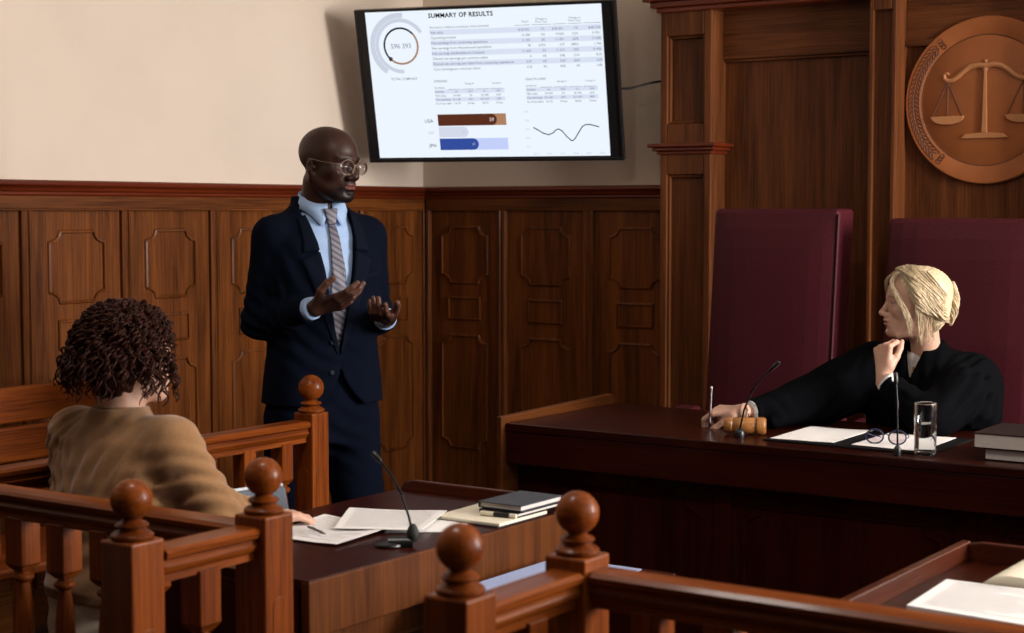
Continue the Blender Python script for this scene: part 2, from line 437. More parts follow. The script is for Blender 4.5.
# ================================================================== MEDALLION
md = thing('scales_medallion', 'round copper coloured relief of the scales of justice on the panelling', 'wall medallion', (-2.134, 6.30, 1.963))
RX, RZ, RY = -2.122, 1.963, 6.333
R0 = .322
m = MB().lathe([(R0 - .004, 0), (R0, -.004), (R0, -.020), (R0 - .004, -.024), (R0 - .068, -.0235), (R0 - .071, -.0215), (R0 - .074, -.0235), (.001, -.0235)], (RX, RY, RZ), n=96, axis='y')
m.build('disc', M['medal'], md, smooth=True)
m = MB()
m.tube([(RX + .251 * math.cos(a), RY - .0225, RZ + .252 * math.sin(a)) for a in [2 * math.pi * k / 96 for k in range(96)]], .0022, 6, closed=True)
m.build('inner_ring', M['medal_dark'], md, smooth=True)
for side in (1, -1):
    m = MB()
    for k in range(26):
        a = math.radians(135 + 90 * k / 25) if side == 1 else math.radians(45 - 90 * k / 25)
        for rr, tl in ((.273, .5), (.298, -.5)):
            cx, cz = RX + rr * math.cos(a), RZ + rr * math.sin(a)
            th = a + math.pi / 2 * (-side) + tl * side
            dx, dz = math.cos(th), math.sin(th)
            loop = []
            for q in range(10):
                b = 2 * math.pi * q / 10
                lx, lz = .0165 * math.cos(b), .0062 * math.sin(b)
                loop.append((cx + lx * dx - lz * dz, RY - .0240, cz + lx * dz + lz * dx))
            m.tube(loop, .0019, 4, closed=True)
    for a0 in (128, 232):
        a = math.radians(a0 if side == 1 else 180 - a0)
        for q in range(3):
            cx, cz = RX + (.270 + .013 * q) * math.cos(a), RZ + (.270 + .013 * q) * math.sin(a)
            m.tube([(cx + .009 * math.cos(2 * math.pi * t / 10), RY - .0240, cz + .009 * math.sin(2 * math.pi * t / 10)) for t in range(10)], .0019, 4, closed=True)
    m.build('laurel_engraving', M['medal_dark'], md, smooth=True)
m = MB()
m.prism([(-.010 + RX, RZ - .125), (RX + .010, RZ - .125), (RX + .0045, RZ + .115), (RX - .0045, RZ + .115)], RY - .036, RY - .018, 'y')
m.prism([(RX - .095, RZ - .146), (RX + .095, RZ - .146), (RX + .075, RZ - .130), (RX + .012, RZ - .124), (RX - .012, RZ - .124), (RX - .075, RZ - .130)], RY - .034, RY - .018, 'y')
m.sphere((RX, RY - .026, RZ + .150), .007); m.lathe([(.009, .112), (.011, .13), (.006, .145)], (RX, RY - .026, RZ), n=14)
m.build('pillar', M['medal_light'], md, bevel=.002)
m = MB()
for s in (1, -1):
    pts = [(0, .130), (.03, .135), (.06, .130), (.085, .115), (.105, .097), (.125, .083), (.148, .078), (.162, .088), (.163, .103), (.152, .109), (.144, .102)]
    fine = []
    for i in range(len(pts) - 1):
        for t in (0, .5): fine.append((pts[i][0] * (1 - t) + pts[i + 1][0] * t, pts[i][1] * (1 - t) + pts[i + 1][1] * t))
    fine.append(pts[-1])
    n = len(fine)
    m.tube([(RX + s * a, RY - .026, RZ + b) for a, b in fine], [.0105 * (1 - .72 * (i / n) ** 1.2) + .0015 for i in range(n)], 8)
m.build('balance_beam', M['medal_light'], md, smooth=True)
for s in (1, -1):
    m = MB(); px_, pz = RX + s * .148, RZ - .062
    prof = [(.066, .004), (.066, 0), (.060, -.012), (.045, -.022), (.02, -.028), (-.02, -.028), (-.045, -.022), (-.060, -.012), (-.066, 0), (-.066, .004)]
    m.prism([(px_ + a, pz + b) for a, b in prof[::-1]], RY - .036, RY - .018, 'y')
    m.build('scale_pan', M['medal_light'], md, bevel=.002)
    m = MB()
    for dx in (-.060, 0, .060): m.tube([(px_, RY - .0265, RZ + .076), (px_ + dx, RY - .0265, pz + .004)], .0019, 6)
    m.build('pan_chain', M['medal_dark'], md, smooth=True)

# ================================================================== TELEVISION
TVC = Vector((-4.178, 5.893, 2.085))
# re-centred so that the set keeps its place in view at 1.18 m width
ang_yaw, ang_tilt = math.radians(16.7), math.radians(14.8)
TM = Matrix.Rotation(ang_yaw, 3, 'Z') @ Matrix.Rotation(ang_tilt, 3, 'X')
tv = thing('television', 'wide flat television on the cream wall showing a white results slide', 'television', TVC)
TW, TH = 1.18, .684
def tvp(u, v, d=0.0): return tuple(TVC + TM @ Vector((u, -d, v)))   # d: towards the viewer
def tvbox(mb, u0, u1, v0, v1, d0, d1):
    c = [tvp(u, v, d) for d in (d0, d1) for u, v in ((u0, v0), (u1, v0), (u1, v1), (u0, v1))]
    mb.add(c, [(0, 3, 2, 1), (4, 5, 6, 7), (0, 1, 5, 4), (1, 2, 6, 5), (2, 3, 7, 6), (3, 0, 4, 7)])
m = MB()
b_ = .010
tvbox(m, -TW/2, TW/2, -TH/2, TH/2, -.03, .0)
for r in ((-TW/2, -TW/2 + b_, -TH/2, TH/2), (TW/2 - b_, TW/2, -TH/2, TH/2), (-TW/2 + b_, TW/2 - b_, TH/2 - b_, TH/2), (-TW/2 + b_, TW/2 - b_, -TH/2, -TH/2 + b_ * 1.4)):
    tvbox(m, *r, 0, .006)
m.build('bezel', M['black_plastic'], tv, bevel=.002)
m = MB(); tvbox(m, -.36, .36, -.24, .10, -.06, -.03); m.build('rear_cover', M['black_plastic'], tv, bevel=.01)
m = MB(); m.tube([tvp(0, -.05, -.06), tvp(0, -.05, -.12), (-4.15, YB - .02, 2.05)], .02, 10)
m.box(-4.27, -4.03, YB - .02, YB - .001, 1.9, 2.2)
m.build('wall_bracket', M['black_metal'], tv)
S = 1.18 / 1.45
E_white = emit_mat('screen_white', (0.85, 0.92, 1.0), 1.0)
screen = MB(); tvbox(screen, -.662 * S, .651 * S, -.394 * S, .405 * S, .0, .0035)
screen = screen.build('screen', E_white, tv)
def flat(mb, poly, layer=1, d=.0035):
    """polygon lying on the screen (slide coordinates of a 1.45 m set), one hair above it"""
    mb.add([tvp(u * S, v * S, d + .0006 * layer) for u, v in poly], [tuple(range(len(poly)))])
def disc_pts(cx, cy, r, a0, a1, n): return [(cx + r * math.cos(math.radians(a0 + (a1 - a0) * k / n)), cy + r * math.sin(math.radians(a0 + (a1 - a0) * k / n))) for k in range(n + 1)]
def arc(mb, cx, cy, r0, r1, a0, a1, n=40, layer=1):
    o, i = disc_pts(cx, cy, r1, a0, a1, n), disc_pts(cx, cy, r0, a0, a1, n)
    for k in range(n): flat(mb, [i[k], o[k], o[k + 1], i[k + 1]], layer)
m = MB(); gx, gy = -.472, .220
arc(m, gx, gy, .128, .148, 30, 190, layer=1); arc(m, gx, gy, .150, .178, 82, 236, layer=1); arc(m, gx, gy, .128, .148, 190, 272, layer=1)
m.build('grey_ring', emit_mat('slide_grey', (0.60, 0.65, 0.76)), screen)
m = MB(); arc(m, gx, gy, .091, .101, 42, 226, layer=2); arc(m, gx, gy, 0.0, .012, 0, 360, 12, layer=2)
for i in range(len(m.v) - 12 * 4, len(m.v)):
    pass
m.v[-48:] = [tuple(Vector(v) + TM @ Vector((-.066 * S, 0, -.069 * S))) for v in m.v[-48:]]
m.build('dark_ring', emit_mat('slide_black', (0.012, 0.012, 0.02)), screen)
m = MB(); arc(m, gx, gy, .091, .101, 226, 402, layer=2); m.build('bronze_ring', emit_mat('slide_bronze', (0.36, 0.20, 0.11)), screen)
# banded table rows
m = MB()
row_h = .0281
for k in range(8):
    if k % 2 == 0: flat(m, [(-.300, .300 - row_h * k), (.645, .300 - row_h * k), (.645, .300 - row_h * (k + 1)), (-.300, .300 - row_h * (k + 1))])
for u0, u1 in ((-.303, .093), (.213, .607)):
    for k in (0, 2): flat(m, [(u0, -.022 - .0215 * k), (u1, -.022 - .0215 * k), (u1, -.0435 - .0215 * k), (u0, -.0435 - .0215 * k)])
m.build('table_bands', emit_mat('slide_band', (0.69, 0.76, 0.90)), screen)
def bar(mb, u0, u1, v0, v1, rounded, layer):
    if rounded:
        r = (v1 - v0) / 2; pts = [(u0, v0)] + disc_pts(u1 - r, (v0 + v1) / 2, r, -90, 90, 14) + [(u0, v1)]
    else: pts = [(u0, v0), (u1, v0), (u1, v1), (u0, v1)]
    flat(mb, pts, layer)
for nm, col, args in (('bar_track', (0.42, 0.22, 0.12), (-.300, .089, -.220, -.157, 0, 1)), ('bar', (0.10, 0.028, 0.014), (-.300, .037, -.220, -.157, 1, 2)),
                      ('bar', (0.66, 0.70, 0.82), (-.300, -.130, -.283, -.226, 1, 1)), ('bar_track', (0.55, 0.63, 0.95), (-.300, .090, -.354, -.290, 0, 1)),
                      ('bar', (0.035, 0.075, 0.34), (-.300, -.077, -.354, -.290, 1, 2))):
    m = MB(); bar(m, *args); m.build(nm, emit_mat('slide_' + nm, col), screen)
m = MB()
key = [(.240, -.238), (.262, -.250), (.290, -.268), (.320, -.277), (.345, -.268), (.362, -.252), (.377, -.247), (.395, -.257), (.420, -.288), (.440, -.308), (.452, -.311), (.466, -.298), (.490, -.262), (.510, -.235), (.529, -.225), (.555, -.226), (.580, -.233), (.598, -.238)]
for (a, b), (c, d) in zip(key, key[1:]):
    t = Vector((c - a, d - b)).normalized() * .0028; n_ = Vector((-t.y, t.x))
    flat(m, [(a - t.x - n_.x, b - t.y - n_.y), (c + t.x - n_.x, d + t.y - n_.y), (c + t.x + n_.x, d + t.y + n_.y), (a - t.x + n_.x, b - t.y + n_.y)], 1)
m.build('line_graph', emit_mat('slide_navy', (0.03, 0.045, 0.09)), screen)
rule_mat = emit_mat('slide_rule', (0.22, 0.24, 0.30)); v = .309
for u0, u1 in ((.175, .262), (.272, .375), (.385, .460), (.470, .545), (.555, .643)):
    m = MB(); flat(m, [(u0, v - .0012), (u1, v - .0012), (u1, v + .0012), (u0, v + .0012)], 2); m.build('table_rule', rule_mat, screen)
for u0 in (-.225, .290):
    for k in range(4):
        m = MB(); flat(m, [(u0 + .08 * k, -.022), (u0 + .08 * k + .07, -.022), (u0 + .08 * k + .07, -.020), (u0 + .08 * k, -.020)], 2); m.build('table_rule', rule_mat, screen)
def write(items, name, col, weight=0.0):
    """lettering laid on the screen: items are (text, u, v, height, align)"""
    mb = MB()
    for txt, u, v, h, al in items:
        cu = bpy.data.curves.new('lettering', 'FONT'); cu.body = txt; cu.size = h * 1.4; cu.align_x = al; cu.offset = weight * h
        cu.resolution_u = 2; cu.space_character = 1.0 + (.085 if weight > .01 else 0)
        o = bpy.data.objects.new('lettering', cu); COL.objects.link(o)
        bpy.context.view_layer.update()
        me = bpy.data.meshes.new_from_object(o.evaluated_get(bpy.context.evaluated_depsgraph_get()))
        mb.add([tvp((u + p.co.x) * S, (v + p.co.y) * S, .0035 + .0018) for p in me.vertices], [tuple(p.vertices) for p in me.polygons])
        bpy.data.objects.remove(o); bpy.data.curves.remove(cu); bpy.data.meshes.remove(me)
    return mb.build(name, emit_mat('ink_' + name, col), screen)
write([('SUMMARY OF RESULTS', -.302 + d_, .365 + e_, .0236, 'LEFT') for d_, e_ in ((0, 0), (.0018, 0), (.0009, .0010), (.0009, -.0010))], 'slide_title', (0.004, 0.004, 0.006), .0101)
write([('596 393', gx, gy - .012, .026, 'CENTER')], 'ring_figure', (0.16, 0.18, 0.25))
rows = ['Net sales', 'Operating income', 'Net earnings from continuing operations', 'Net earnings from discontinued operations', 'Net earnings attributable to Company',
        'Diluted net earnings per common share', 'Diluted net earnings per share from continuing operations', 'Core earnings per common share']
nums = [('$ 83 062', '3%', '$ 80 551', '1%', '$ 83 558'), ('15 288', '5%', '14 554', '(3)%', '15 051'), ('11 707', '6%', '11 051', '(6)%', '11 690'), ('78', '(67)%', '237', '(84)%', '1 746'),
        ('11 643', '3%', '11 312', '(3)%', '13 436'), ('4', '6%', '3,86', '(1)%', '4,35'), ('3,90', '6%', '3,63', '(6)%', '3,63'), ('4,22', '5%', '4,02', '5%', '3,85')]
it = [('Amounts in millions, except per share amounts', -.299, .308, .0125, 'LEFT'), ('TOTAL COMPANY', gx, .036, .013, 'CENTER')]
for k, r in enumerate(rows):
    v = .300 - row_h * (k + 1) + .008
    it.append((r, -.297, v, .0138, 'LEFT'))
    for u, t in zip((.258, .340, .442, .520, .640), nums[k]): it.append((t, u, v, .0125, 'RIGHT'))
it += [('Years', .235, .322, .012, 'CENTER'), ('Change vs', .325, .334, .011, 'CENTER'), ('Prior Year', .325, .319, .011, 'CENTER'), ('Change vs', .505, .334, .011, 'CENTER'), ('Prior Year', .505, .319, .011, 'CENTER')]
for u0, head in ((-.303, 'EXPENSES'), (.213, 'HEALTH CARE')):
    it += [(head, u0, .018, .0125, 'LEFT'), ('Change %', u0 + .20, .004, .0095, 'CENTER'), ('Change %', u0 + .355, .004, .0095, 'CENTER'), ('$ millions', u0 + .002, -.016, .0105, 'LEFT')]
    for k, (t, vals) in enumerate((('Volume', ('n/a', '(2)%', 'n/a', '(3)%')), ('Net sales', ('20 039', '3%', '20 038', '(6)%')), ('Net earnings', ('$ 2 681', '(4)%', '$ 2 637', '(4)%')), ('% of net sales', ('24,1%', '25 bps', '24,3%', '10 bps')))):
        v = -.038 - .0215 * k
        it.append((t, u0 + .002, v, .0118, 'LEFT'))
        for j, x in enumerate(vals): it.append((x, u0 + .125 + .079 * j, v, .0108, 'CENTER'))
write(it, 'slide_text', (0.13, 0.14, 0.19), .004)
write([('USA', -.352, -.200, .018, 'CENTER')], 'bar_label', (0.03, 0.035, 0.07), .012)
write([('JPN', -.342, -.336, .018, 'CENTER')], 'bar_label', (0.03, 0.035, 0.07), .012)
write([('39', .008, -.197, .018, 'CENTER')], 'bar_figure', (0.75, 0.7, 0.68), .02)
it = [('GER', -.345, -.264, .014, 'CENTER'), ('24', -.160, -.262, .014, 'CENTER'), ('21', -.105, -.328, .014, 'CENTER')]
for k in range(5): it.append(('%d,0' % (50 - 10 * k), .205, -.155 - .0475 * k, .010, 'CENTER'))
for k in range(6): it.append(('20%d' % (15 + k), .245 + .073 * k, -.384, .010, 'CENTER'))
for one in it: write([one], 'axis_figure', (0.50, 0.54, 0.66))
m = MB()
cp = [tvp(TW / 2 - .02, -.02, -.02), (-3.60, 6.20, 2.085), (-3.52, 6.25, 2.11), (-3.47, 6.30, 2.115)]
m.tube([tvp(.45, -.05, -.055), tvp(.56, -.04, -.05), (-3.62, 6.16, 2.06), (-3.55, 6.22, 2.085), (-3.50, 6.29, 2.10), (-3.50, 6.36, 2.10)], .005, 8)
m.build('power_cable', M['black_plastic'], tv, smooth=True)
# ================================================================== RAILINGS
POST = .085
def finial_profile(z):
    """turned ball finial standing on a post top at height z (ball centre z + .075)"""
    p = [(.036, 0), (.040, .004), (.040, .009), (.034, .014), (.026, .017), (.024, .020), (.030, .023), (.032, .027), (.028, .031), (.020, .034), (.0175, .0375)]
    r, c = .0392, .0740
    p += [(r * math.sin(t), c - r * math.cos(t)) for t in [math.radians(a) for a in range(24, 180, 9)]]
    p.append((.002, c + r))
    return [(a, b + z) for a, b in p]
def newel(parent, x, y, top=.927, w=POST):
    h = w / 2
    m = MB(); m.box(x - h, x + h, y - h, y + h, 0, .12); m.box(x - h, x + h, y - h, y + h, .12, top - .004)
    m = MB(); m.box(x - h, x + h, y - h, y + h, 0, top)
    # long rounded flutes sunk as raised fillets on the faces
    post = m.build('newel_post', RAIL['z'], parent, bevel=.005, seg=3)
    for dx, dy in ((1, 0), (0, -1)):
        f = MB(); n = 12; pts = []
        for k in range(n + 1):
            a = math.pi * k / n; pts.append((.021 * math.cos(a), .74 + .021 * math.sin(a)))
        pts += [(-.021, .16), (.021, .16)]
        if dx: f.prism([(y + a, b) for a, b in pts], x + h - .002, x + h + .0015, 'x')
        else: f.prism([(x + a, b) for a, b in pts], y - h - .0015, y - h + .002, 'y')
        f.build('raised_fillet', RAIL['z'], post, bevel=.0008)
    MB().lathe(finial_profile(top), (x, y, 0), 40).build('ball_finial', RAIL['x'], parent, smooth=True)
def top_rail(parent, x0, x1, y0, y1, z=.905):
    """moulded handrail along x or y between the two ends, z: its top"""
    along_x = abs(x1 - x0) > abs(y1 - y0)
    prof = [(-.020, -.066), (.020, -.066), (.020, -.052), (.026, -.046), (.031, -.036), (.027, -.030), (.027, -.024), (.036, -.018), (.038, -.008), (.030, -.001), (.012, 0), (-.012, 0), (-.030, -.001), (-.038, -.008), (-.036, -.018), (-.027, -.024), (-.027, -.030), (-.031, -.036), (-.026, -.046), (-.020, -.052)]
    m = MB()
    if along_x: vs = [(x, y0 + a, z + b) for x in (x0, x1) for a, b in prof]
    else: vs = [(x0 + a, y, z + b) for y in (y0, y1) for a, b in prof]
    n = len(prof)
    m.add(vs, [(i, (i + 1) % n, n + (i + 1) % n, n + i) for i in range(n)] + [tuple(range(n)), tuple(range(n, 2 * n))])
    m.build('handrail', RAIL['x' if along_x else 'y'], parent)
    m = MB(); e = .022
    if along_x: m.box(x0, x1, y0 - e, y0 + e, .10, .15)
    else: m.box(x0 - e, x0 + e, y0, y1, .10, .15)
    m.build('bottom_rail', RAIL['x' if along_x else 'y'], parent, bevel=.004)
def baluster(parent, x, y, rail_z=.905, block=.735, w=.028):
    zt = rail_z - .060
    m = MB()
    sq = [(-w, -w), (w, -w), (w, w), (-w, w)]
    m.prism([(x + a, y + b) for a, b in sq], block, zt, 'z')
    # pyramid shoulder under the block, then the turned shaft
    lo = [(x + a * .55, y + b * .55, block - .016) for a, b in sq]; hi = [(x + a, y + b, block) for a, b in sq]
    m.add(lo + hi, [(0, 1, 5, 4), (1, 2, 6, 5), (2, 3, 7, 6), (3, 0, 4, 7), (3, 2, 1, 0)])
    p = [(.014, block - .006), (.014, block - .020), (.022, block - .024), (.025, block - .030), (.022, block - .036), (.013, block - .041), (.015, block - .055), (.021, block - .11), (.025, block - .19), (.024, block - .27), (.017, block - .36), (.013, block - .40), (.021, block - .405), (.024, block - .412), (.020, block - .42), (.014, block - .425), (.016, block - .44)]
    m.lathe(p, (x, y, 0), 20)
    m.prism([(x + a, y + b) for a, b in sq], .15, block - .44, 'z')
    m.build('baluster', RAIL['z'], parent, bevel=.002, seg=1)
def railing(name, label, loc, group=None):
    return thing(name, label, 'railing', loc, group)

fl = railing('balustrade', 'red-brown balustrade with two ball-topped posts in front of the man in the tan sweater', (-2.30, 2.44, 0))
FY = 2.435
newel(fl, -2.293, 2.447); newel(fl, -2.312, 2.111)
top_rail(fl, -4.34+.35, -2.327, FY, FY); top_rail(fl, -2.300, -2.300, 2.153, 2.405)
x = -2.45
for k in range(11): baluster(fl, -2.465 - .1405 * k, FY)
baluster(fl, -2.300, 2.275)
fr = railing('balustrade', 'red-brown balustrade with two blurred ball-topped posts beside the small blue folder', (-1.555, 2.46, 0))
newel(fr, -1.556, 2.470); newel(fr, -1.548, 2.106)
top_rail(fr, -1.513, 1.9, 2.470, 2.470); top_rail(fr, -1.552, -1.552, 2.149, 2.427)
for k in range(23): baluster(fr, -1.40 + .1405 * k, 2.470)
baluster(fr, -1.552, 2.300)
fc = railing('balustrade', 'red-brown balustrade ending in a ball-topped post at the standing man in the navy suit', (-3.33, 3.77, 0))
newel(fc, -3.331, 3.768, w=.076); top_rail(fc, -3.335, -3.335, 2.476, 3.728)
for k in range(8): baluster(fc, -3.335, 3.640 - .160 * k, w=.024)

# ================================================================== JUDGES' BENCH
BZ = .830
BY = 4.50
jb = thing('judges_bench', 'long dark mahogany judges bench with a raised end board, facing the courtroom', 'judges bench', (-2.1, 4.9, 0))
m = MB().box(-3.12, -.30, BY, 5.20, BZ - .028, BZ); m.build('bench_top', BENCH['x'], jb, bevel=.004)
m = MB().box(-3.12, -.30, BY + .004, BY + .03, BZ - .135, BZ - .028); m.build('front_apron', BENCH['x'], jb, bevel=.003)
m = MB().box(-3.12, -.30, BY + .075, BY + .10, 0, BZ - .028); m.build('front_board', BENCH['z'], jb)
m = MB().box(-3.12, -.30, BY + .05, BY + .075, 0, .10); m.build('plinth', BENCH['x'], jb, bevel=.004)
def bench_panel(x0, x1, z0=.14, z1=.63):
    y0 = BY + .075; m = MB(); c = .05
    pts = [(x0 + c, z0), (x1 - c, z0), (x1 - c, z0 + c * .5), (x1, z0 + c), (x1, z1 - c), (x1 - c, z1 - c * .5), (x1 - c, z1), (x0 + c, z1), (x0 + c, z1 - c * .5), (x0, z1 - c), (x0, z0 + c), (x0 + c, z0 + c * .5)]
    m.tube([(a, y0 - .001, b) for a, b in pts], .007, 6, closed=True)
    m.build('panel_moulding', BENCH['x'], jb)
for a, b in ((-2.97, -2.42), (-2.27, -1.64), (-1.50, -.87)): bench_panel(a, b)
for xx in (-2.345, -1.57): MB().box(xx - .03, xx + .03, BY + .066, BY + .075, .10, BZ - .135).build('front_stile', BENCH['z'], jb, bevel=.003)
m = MB(); pts = [(4.478, 0), (5.21, 0), (5.21, .845), (5.202, .858), (5.185, .866), (4.478, .853)]
m.prism([(a, b) for a, b in pts], -3.142, -3.120, 'x'); m.build('end_board', APRON['y'], jb, bevel=.004)
m = MB().box(-.30, -.278, 4.478, 5.21, 0, .855); m.build('end_board', APRON['y'], jb, bevel=.004)

# ================================================================== HIGH-BACKED CHAIRS
def judge_chair(cx, label, top=1.545, half=.250, by=5.72):
    t = thing('judge_chair', label, 'chair', (cx, by - .3, 0), 'high-backed burgundy chairs behind the judges bench')
    lean = .10
    m = MB(); nz = 14; nu = 10
    vs = []; 
    for j in range(nz + 1):
        f = j / nz; z = .50 + (top - .50) * f; w = half * (1.03 + .0 * f) - .025 * (f > .97) * 0
        y = by - lean * (1 - f)
        for i in range(nu + 1):
            u = -1 + 2 * i / nu
            bulge = .022 * (1 - u ** 4) * (1 - (2 * f - 1) ** 8)
            vs.append((cx + u * w, y - bulge, z))
    n1 = len(vs)
    for j in range(nz + 1):
        f = j / nz; z = .50 + (top - .50) * f; y = by - lean * (1 - f)
        for i in range(nu + 1):
            u = -1 + 2 * i / nu
            vs.append((cx + u * half * 1.03, y + .15, z))
    fs = []
    W = nu + 1
    for j in range(nz):
        for i in range(nu):
            a = j * W + i; fs.append((a, a + 1, a + W + 1, a + W)); b = n1 + a; fs.append((b, b + W, b + W + 1, b + 1))
    for j in range(nz):
        for i, in ((0,), (nu,)):
            a = j * W + i; b = n1 + a; fs.append((a, a + W, b + W, b))
    for i in range(nu):
        fs.append((i, n1 + i, n1 + i + 1, i + 1)); a = nz * W + i; fs.append((a, a + 1, n1 + a + 1, n1 + a))
    m.add(vs, fs); br = m.build('backrest', M['leather'], t, bevel=.018, seg=3)
    m = MB()
    m.tube([(cx + half * 1.03, by - lean * (1 - f) + .0, .50 + (top - .5) * f) for f in (0, .3, .6, .98)], .005, 6)
    m.build('seam_piping', M['leather'], br, smooth=True)
    m = MB().box(cx - .26, cx + .26, by - .60, by - .06, .42, .52); m.build('seat', M['leather'], t, bevel=.03, seg=3)
    for s in (-1, 1):
        a = cx + s * .30
        m = MB(); m.prism([(by - .52, .755), (by - .10, .79), (by - .10, .73), (by - .50, .70)], a - .045, a + .045, 'x')
        m.build('arm_pad', M['leather'], t, bevel=.012, seg=3)
        MB().box(a - .03, a + .03, by - .47, by - .40, .45, .72).build('arm_support', M['black_metal'], t, bevel=.006)
        MB().box(a - .03, a + .03, by - .20, by - .12, .45, .75).build('arm_support', M['black_metal'], t, bevel=.006)
    MB().lathe([(.035, .08), (.035, .30), (.05, .31), (.05, .42)], (cx, by - .33, 0), 20).build('column', M['black_metal'], t, smooth=True)
    for k in range(5):
        a = 2 * math.pi * k / 5 + .3; d = Vector((math.cos(a), math.sin(a), 0)); c = Vector((cx, by - .33, 0))
        m = MB(); m.tube([c + Vector((0, 0, .11)), c + d * .15 + Vector((0, 0, .10)), c + d * .27 + Vector((0, 0, .075))], [.03, .024, .018], 8); m.sphere(tuple(c + d * .27 + Vector((0, 0, .03))), .03, 12, 8)
        m.build('foot', M['black_metal'], t, smooth=True)
    return t
judge_chair(-2.722, 'empty burgundy leather high-backed chair left of the woman in the black robe')
judge_chair(-1.985, 'burgundy leather high-backed chair that the woman in the black robe sits in', top=1.510, half=.28)

EDGE = woods('edge_wood', (0.035, 0.0060, 0.0022), (0.085, 0.017, 0.0055), rough=0.34, coat=0.15, spec=0.2)
# ================================================================== COUNSEL DESKS
DZ = .760
def desk(label, x0, x1, y0, y1, lips, apron_side, loc):
    t = thing('counsel_desk', label, 'desk', loc, 'counsel desks either side of the aisle')
    MB().box(x0, x1, y0, y1, DZ - .022, DZ).build('desk_top', BENCH['y'], t, bevel=.002)
    ax = x1 if apron_side > 0 else x0
    a, b = (ax - .02, ax + .0015)
    MB().box(ax - .022, ax + .002, y0 - .001, y1 + .001, DZ - .125, DZ - .003).build('front_apron', APRON['z'], t, bevel=.003)
    MB().box(ax - .045, ax - .024, y0 + .02, y1 - .02, .0, DZ - .03).build('modesty_panel', APRON['z'], t)
    m = MB(); xx = ax - .022
    m.tube([(xx, y0 + .10, .12), (xx, y1 - .10, .12), (xx, y1 - .10, .57), (xx, y0 + .10, .57)], .008, 6, closed=True)
    m.build('panel_moulding', APRON['y'], t)
    MB().box(x0 + .01, ax - .03, y0, y0 + .02, 0, DZ - .023).build('side_panel', BENCH['z'], t, bevel=.002)
    MB().box(x0 + .01, ax - .03, y1 - .02, y1, 0, DZ - .023).build('side_panel', BENCH['z'], t, bevel=.002)
    for l in lips:
        m = MB()
        if l[0] == 'y': # board along x at y = l[1]
            xa, xb = l[2], l[3]
            m.prism([(xa, DZ - .10), (xb, DZ - .10), (xb, l[4]), (xa + .05, l[4]), (xa + .02, l[4] - .006), (xa, l[4] - .03)], l[1], l[1] + .02, 'y')
        else:
            ya, yb = l[2], l[3]; m.box(l[1] - .02, l[1], ya, yb, DZ - .12, l[4])
        m.build('raised_edge', EDGE['x' if l[0] == 'y' else 'y'], t, bevel=.003)
    return t
desk('dark desk with loose papers and a slim microphone beside the curly haired man', -2.86, -2.296, 2.585, 3.62, [('y', 3.60, -2.86, -2.296, .788)], 1, (-2.6, 3.1, 0))
desk('dark desk with raised edges behind the blurred balustrade, holding a stack of white sheets', -1.225, -.45, 2.60, 3.60, [('x', -1.225, 2.60, 3.60, .800), ('y', 3.58, -1.245, -.45, .802)], 1, (-.85, 3.1, 0))

# ================================================================== PEW
pw = thing('pew', 'orange-brown wooden pew of horizontal planks against the panelled wall', 'pew', (-4.45, 3.2, 0))
for z0, z1 in ((.835, .955), (.705, .822), (.585, .692)):
    MB().box(-4.475, -4.44, 2.55, 4.10, z0, z1).build('back_plank', RAIL['y'], pw, bevel=.008, seg=3)
MB().box(-4.49, -4.02, 2.55, 4.10, .43, .46).build('seat', RAIL['y'], pw, bevel=.008)
for yy in (2.55, 4.10):
    MB().prism([(-4.50, 0), (-4.04, 0), (-4.04, .43), (-4.06, .62), (-4.12, .66), (-4.38, .66), (-4.42, .90), (-4.46, .965), (-4.50, .965)], yy - .018, yy + .018, 'y').build('end_panel', RAIL['z'], pw, bevel=.006)
for k in range(3):
    MB().box(-4.50, -4.476, 2.75 + .5 * k, 2.81 + .5 * k, .46, .94).build('back_brace', RAIL['z'], pw, bevel=.003)

# ================================================================== GREY CHAIRS AT THE DESK
def grey_chair(x, y, rz, label, back_h=.745, group='grey upholstered chairs at the desk'):
    t = thing('side_chair', label, 'chair', (x, y, 0), group); s0 = []
    def fin(m, nm, mat, **k):
        m.rotate(rz, (0, 0, 0)); m.v = [(a + x, b + y, c) for a, b, c in m.v]; return m.build(nm, mat, t, **k)
    fin(MB().box(-.22, .22, -.22, .22, .41, .47), 'seat', M['grey_fabric'], bevel=.02, seg=3)
    if back_h:
        m = MB(); vs = []
        for z, dx in ((.50, -.225), (back_h, -.275)):
            for k in range(9):
                u = -1 + 2 * k / 8; vs.append((dx + .05 * (u * u), u * .22, z))
        for z, dx in ((.50, -.255), (back_h, -.305)):
            for k in range(9):
                u = -1 + 2 * k / 8; vs.append((dx + .05 * (u * u), u * .22, z))
        fs = []
        for k in range(8): fs += [(k, k + 1, 9 + k + 1, 9 + k), (18 + k, 27 + k, 27 + k + 1, 18 + k + 1), (9 + k, 10 + k, 28 + k, 27 + k), (k, 18 + k, 19 + k, k + 1)]
        fs += [(0, 9, 27, 18), (8, 26, 35, 17)]
        m.add(vs, fs); fin(m, 'backrest', M['grey_fabric'], bevel=.008)
        m = MB(); m.tube([(-.275 + .05 * (u * u) - .015, u * .22, back_h + .002) for u in [-1 + 2 * k / 8 for k in range(9)]], .006, 8); fin(m, 'top_piping', M['light_piping'], smooth=True)
    for a in (-1, 1):
        for b in (-1, 1):
            m = MB(); m.tube([(a * .19, b * .19, .42), (a * .22, b * .22, 0)], [.013, .011], 10)
            if a < 0 and back_h: m.tube([(-.20, b * .17, .42), (-.25, b * .17, back_h - .1)], .011, 10)
            fin(m, 'leg', M['black_metal'], smooth=True)
    return t
grey_chair(-2.985, 3.30, 0, 'empty grey upholstered chair behind the forearm of the man in the tan sweater')
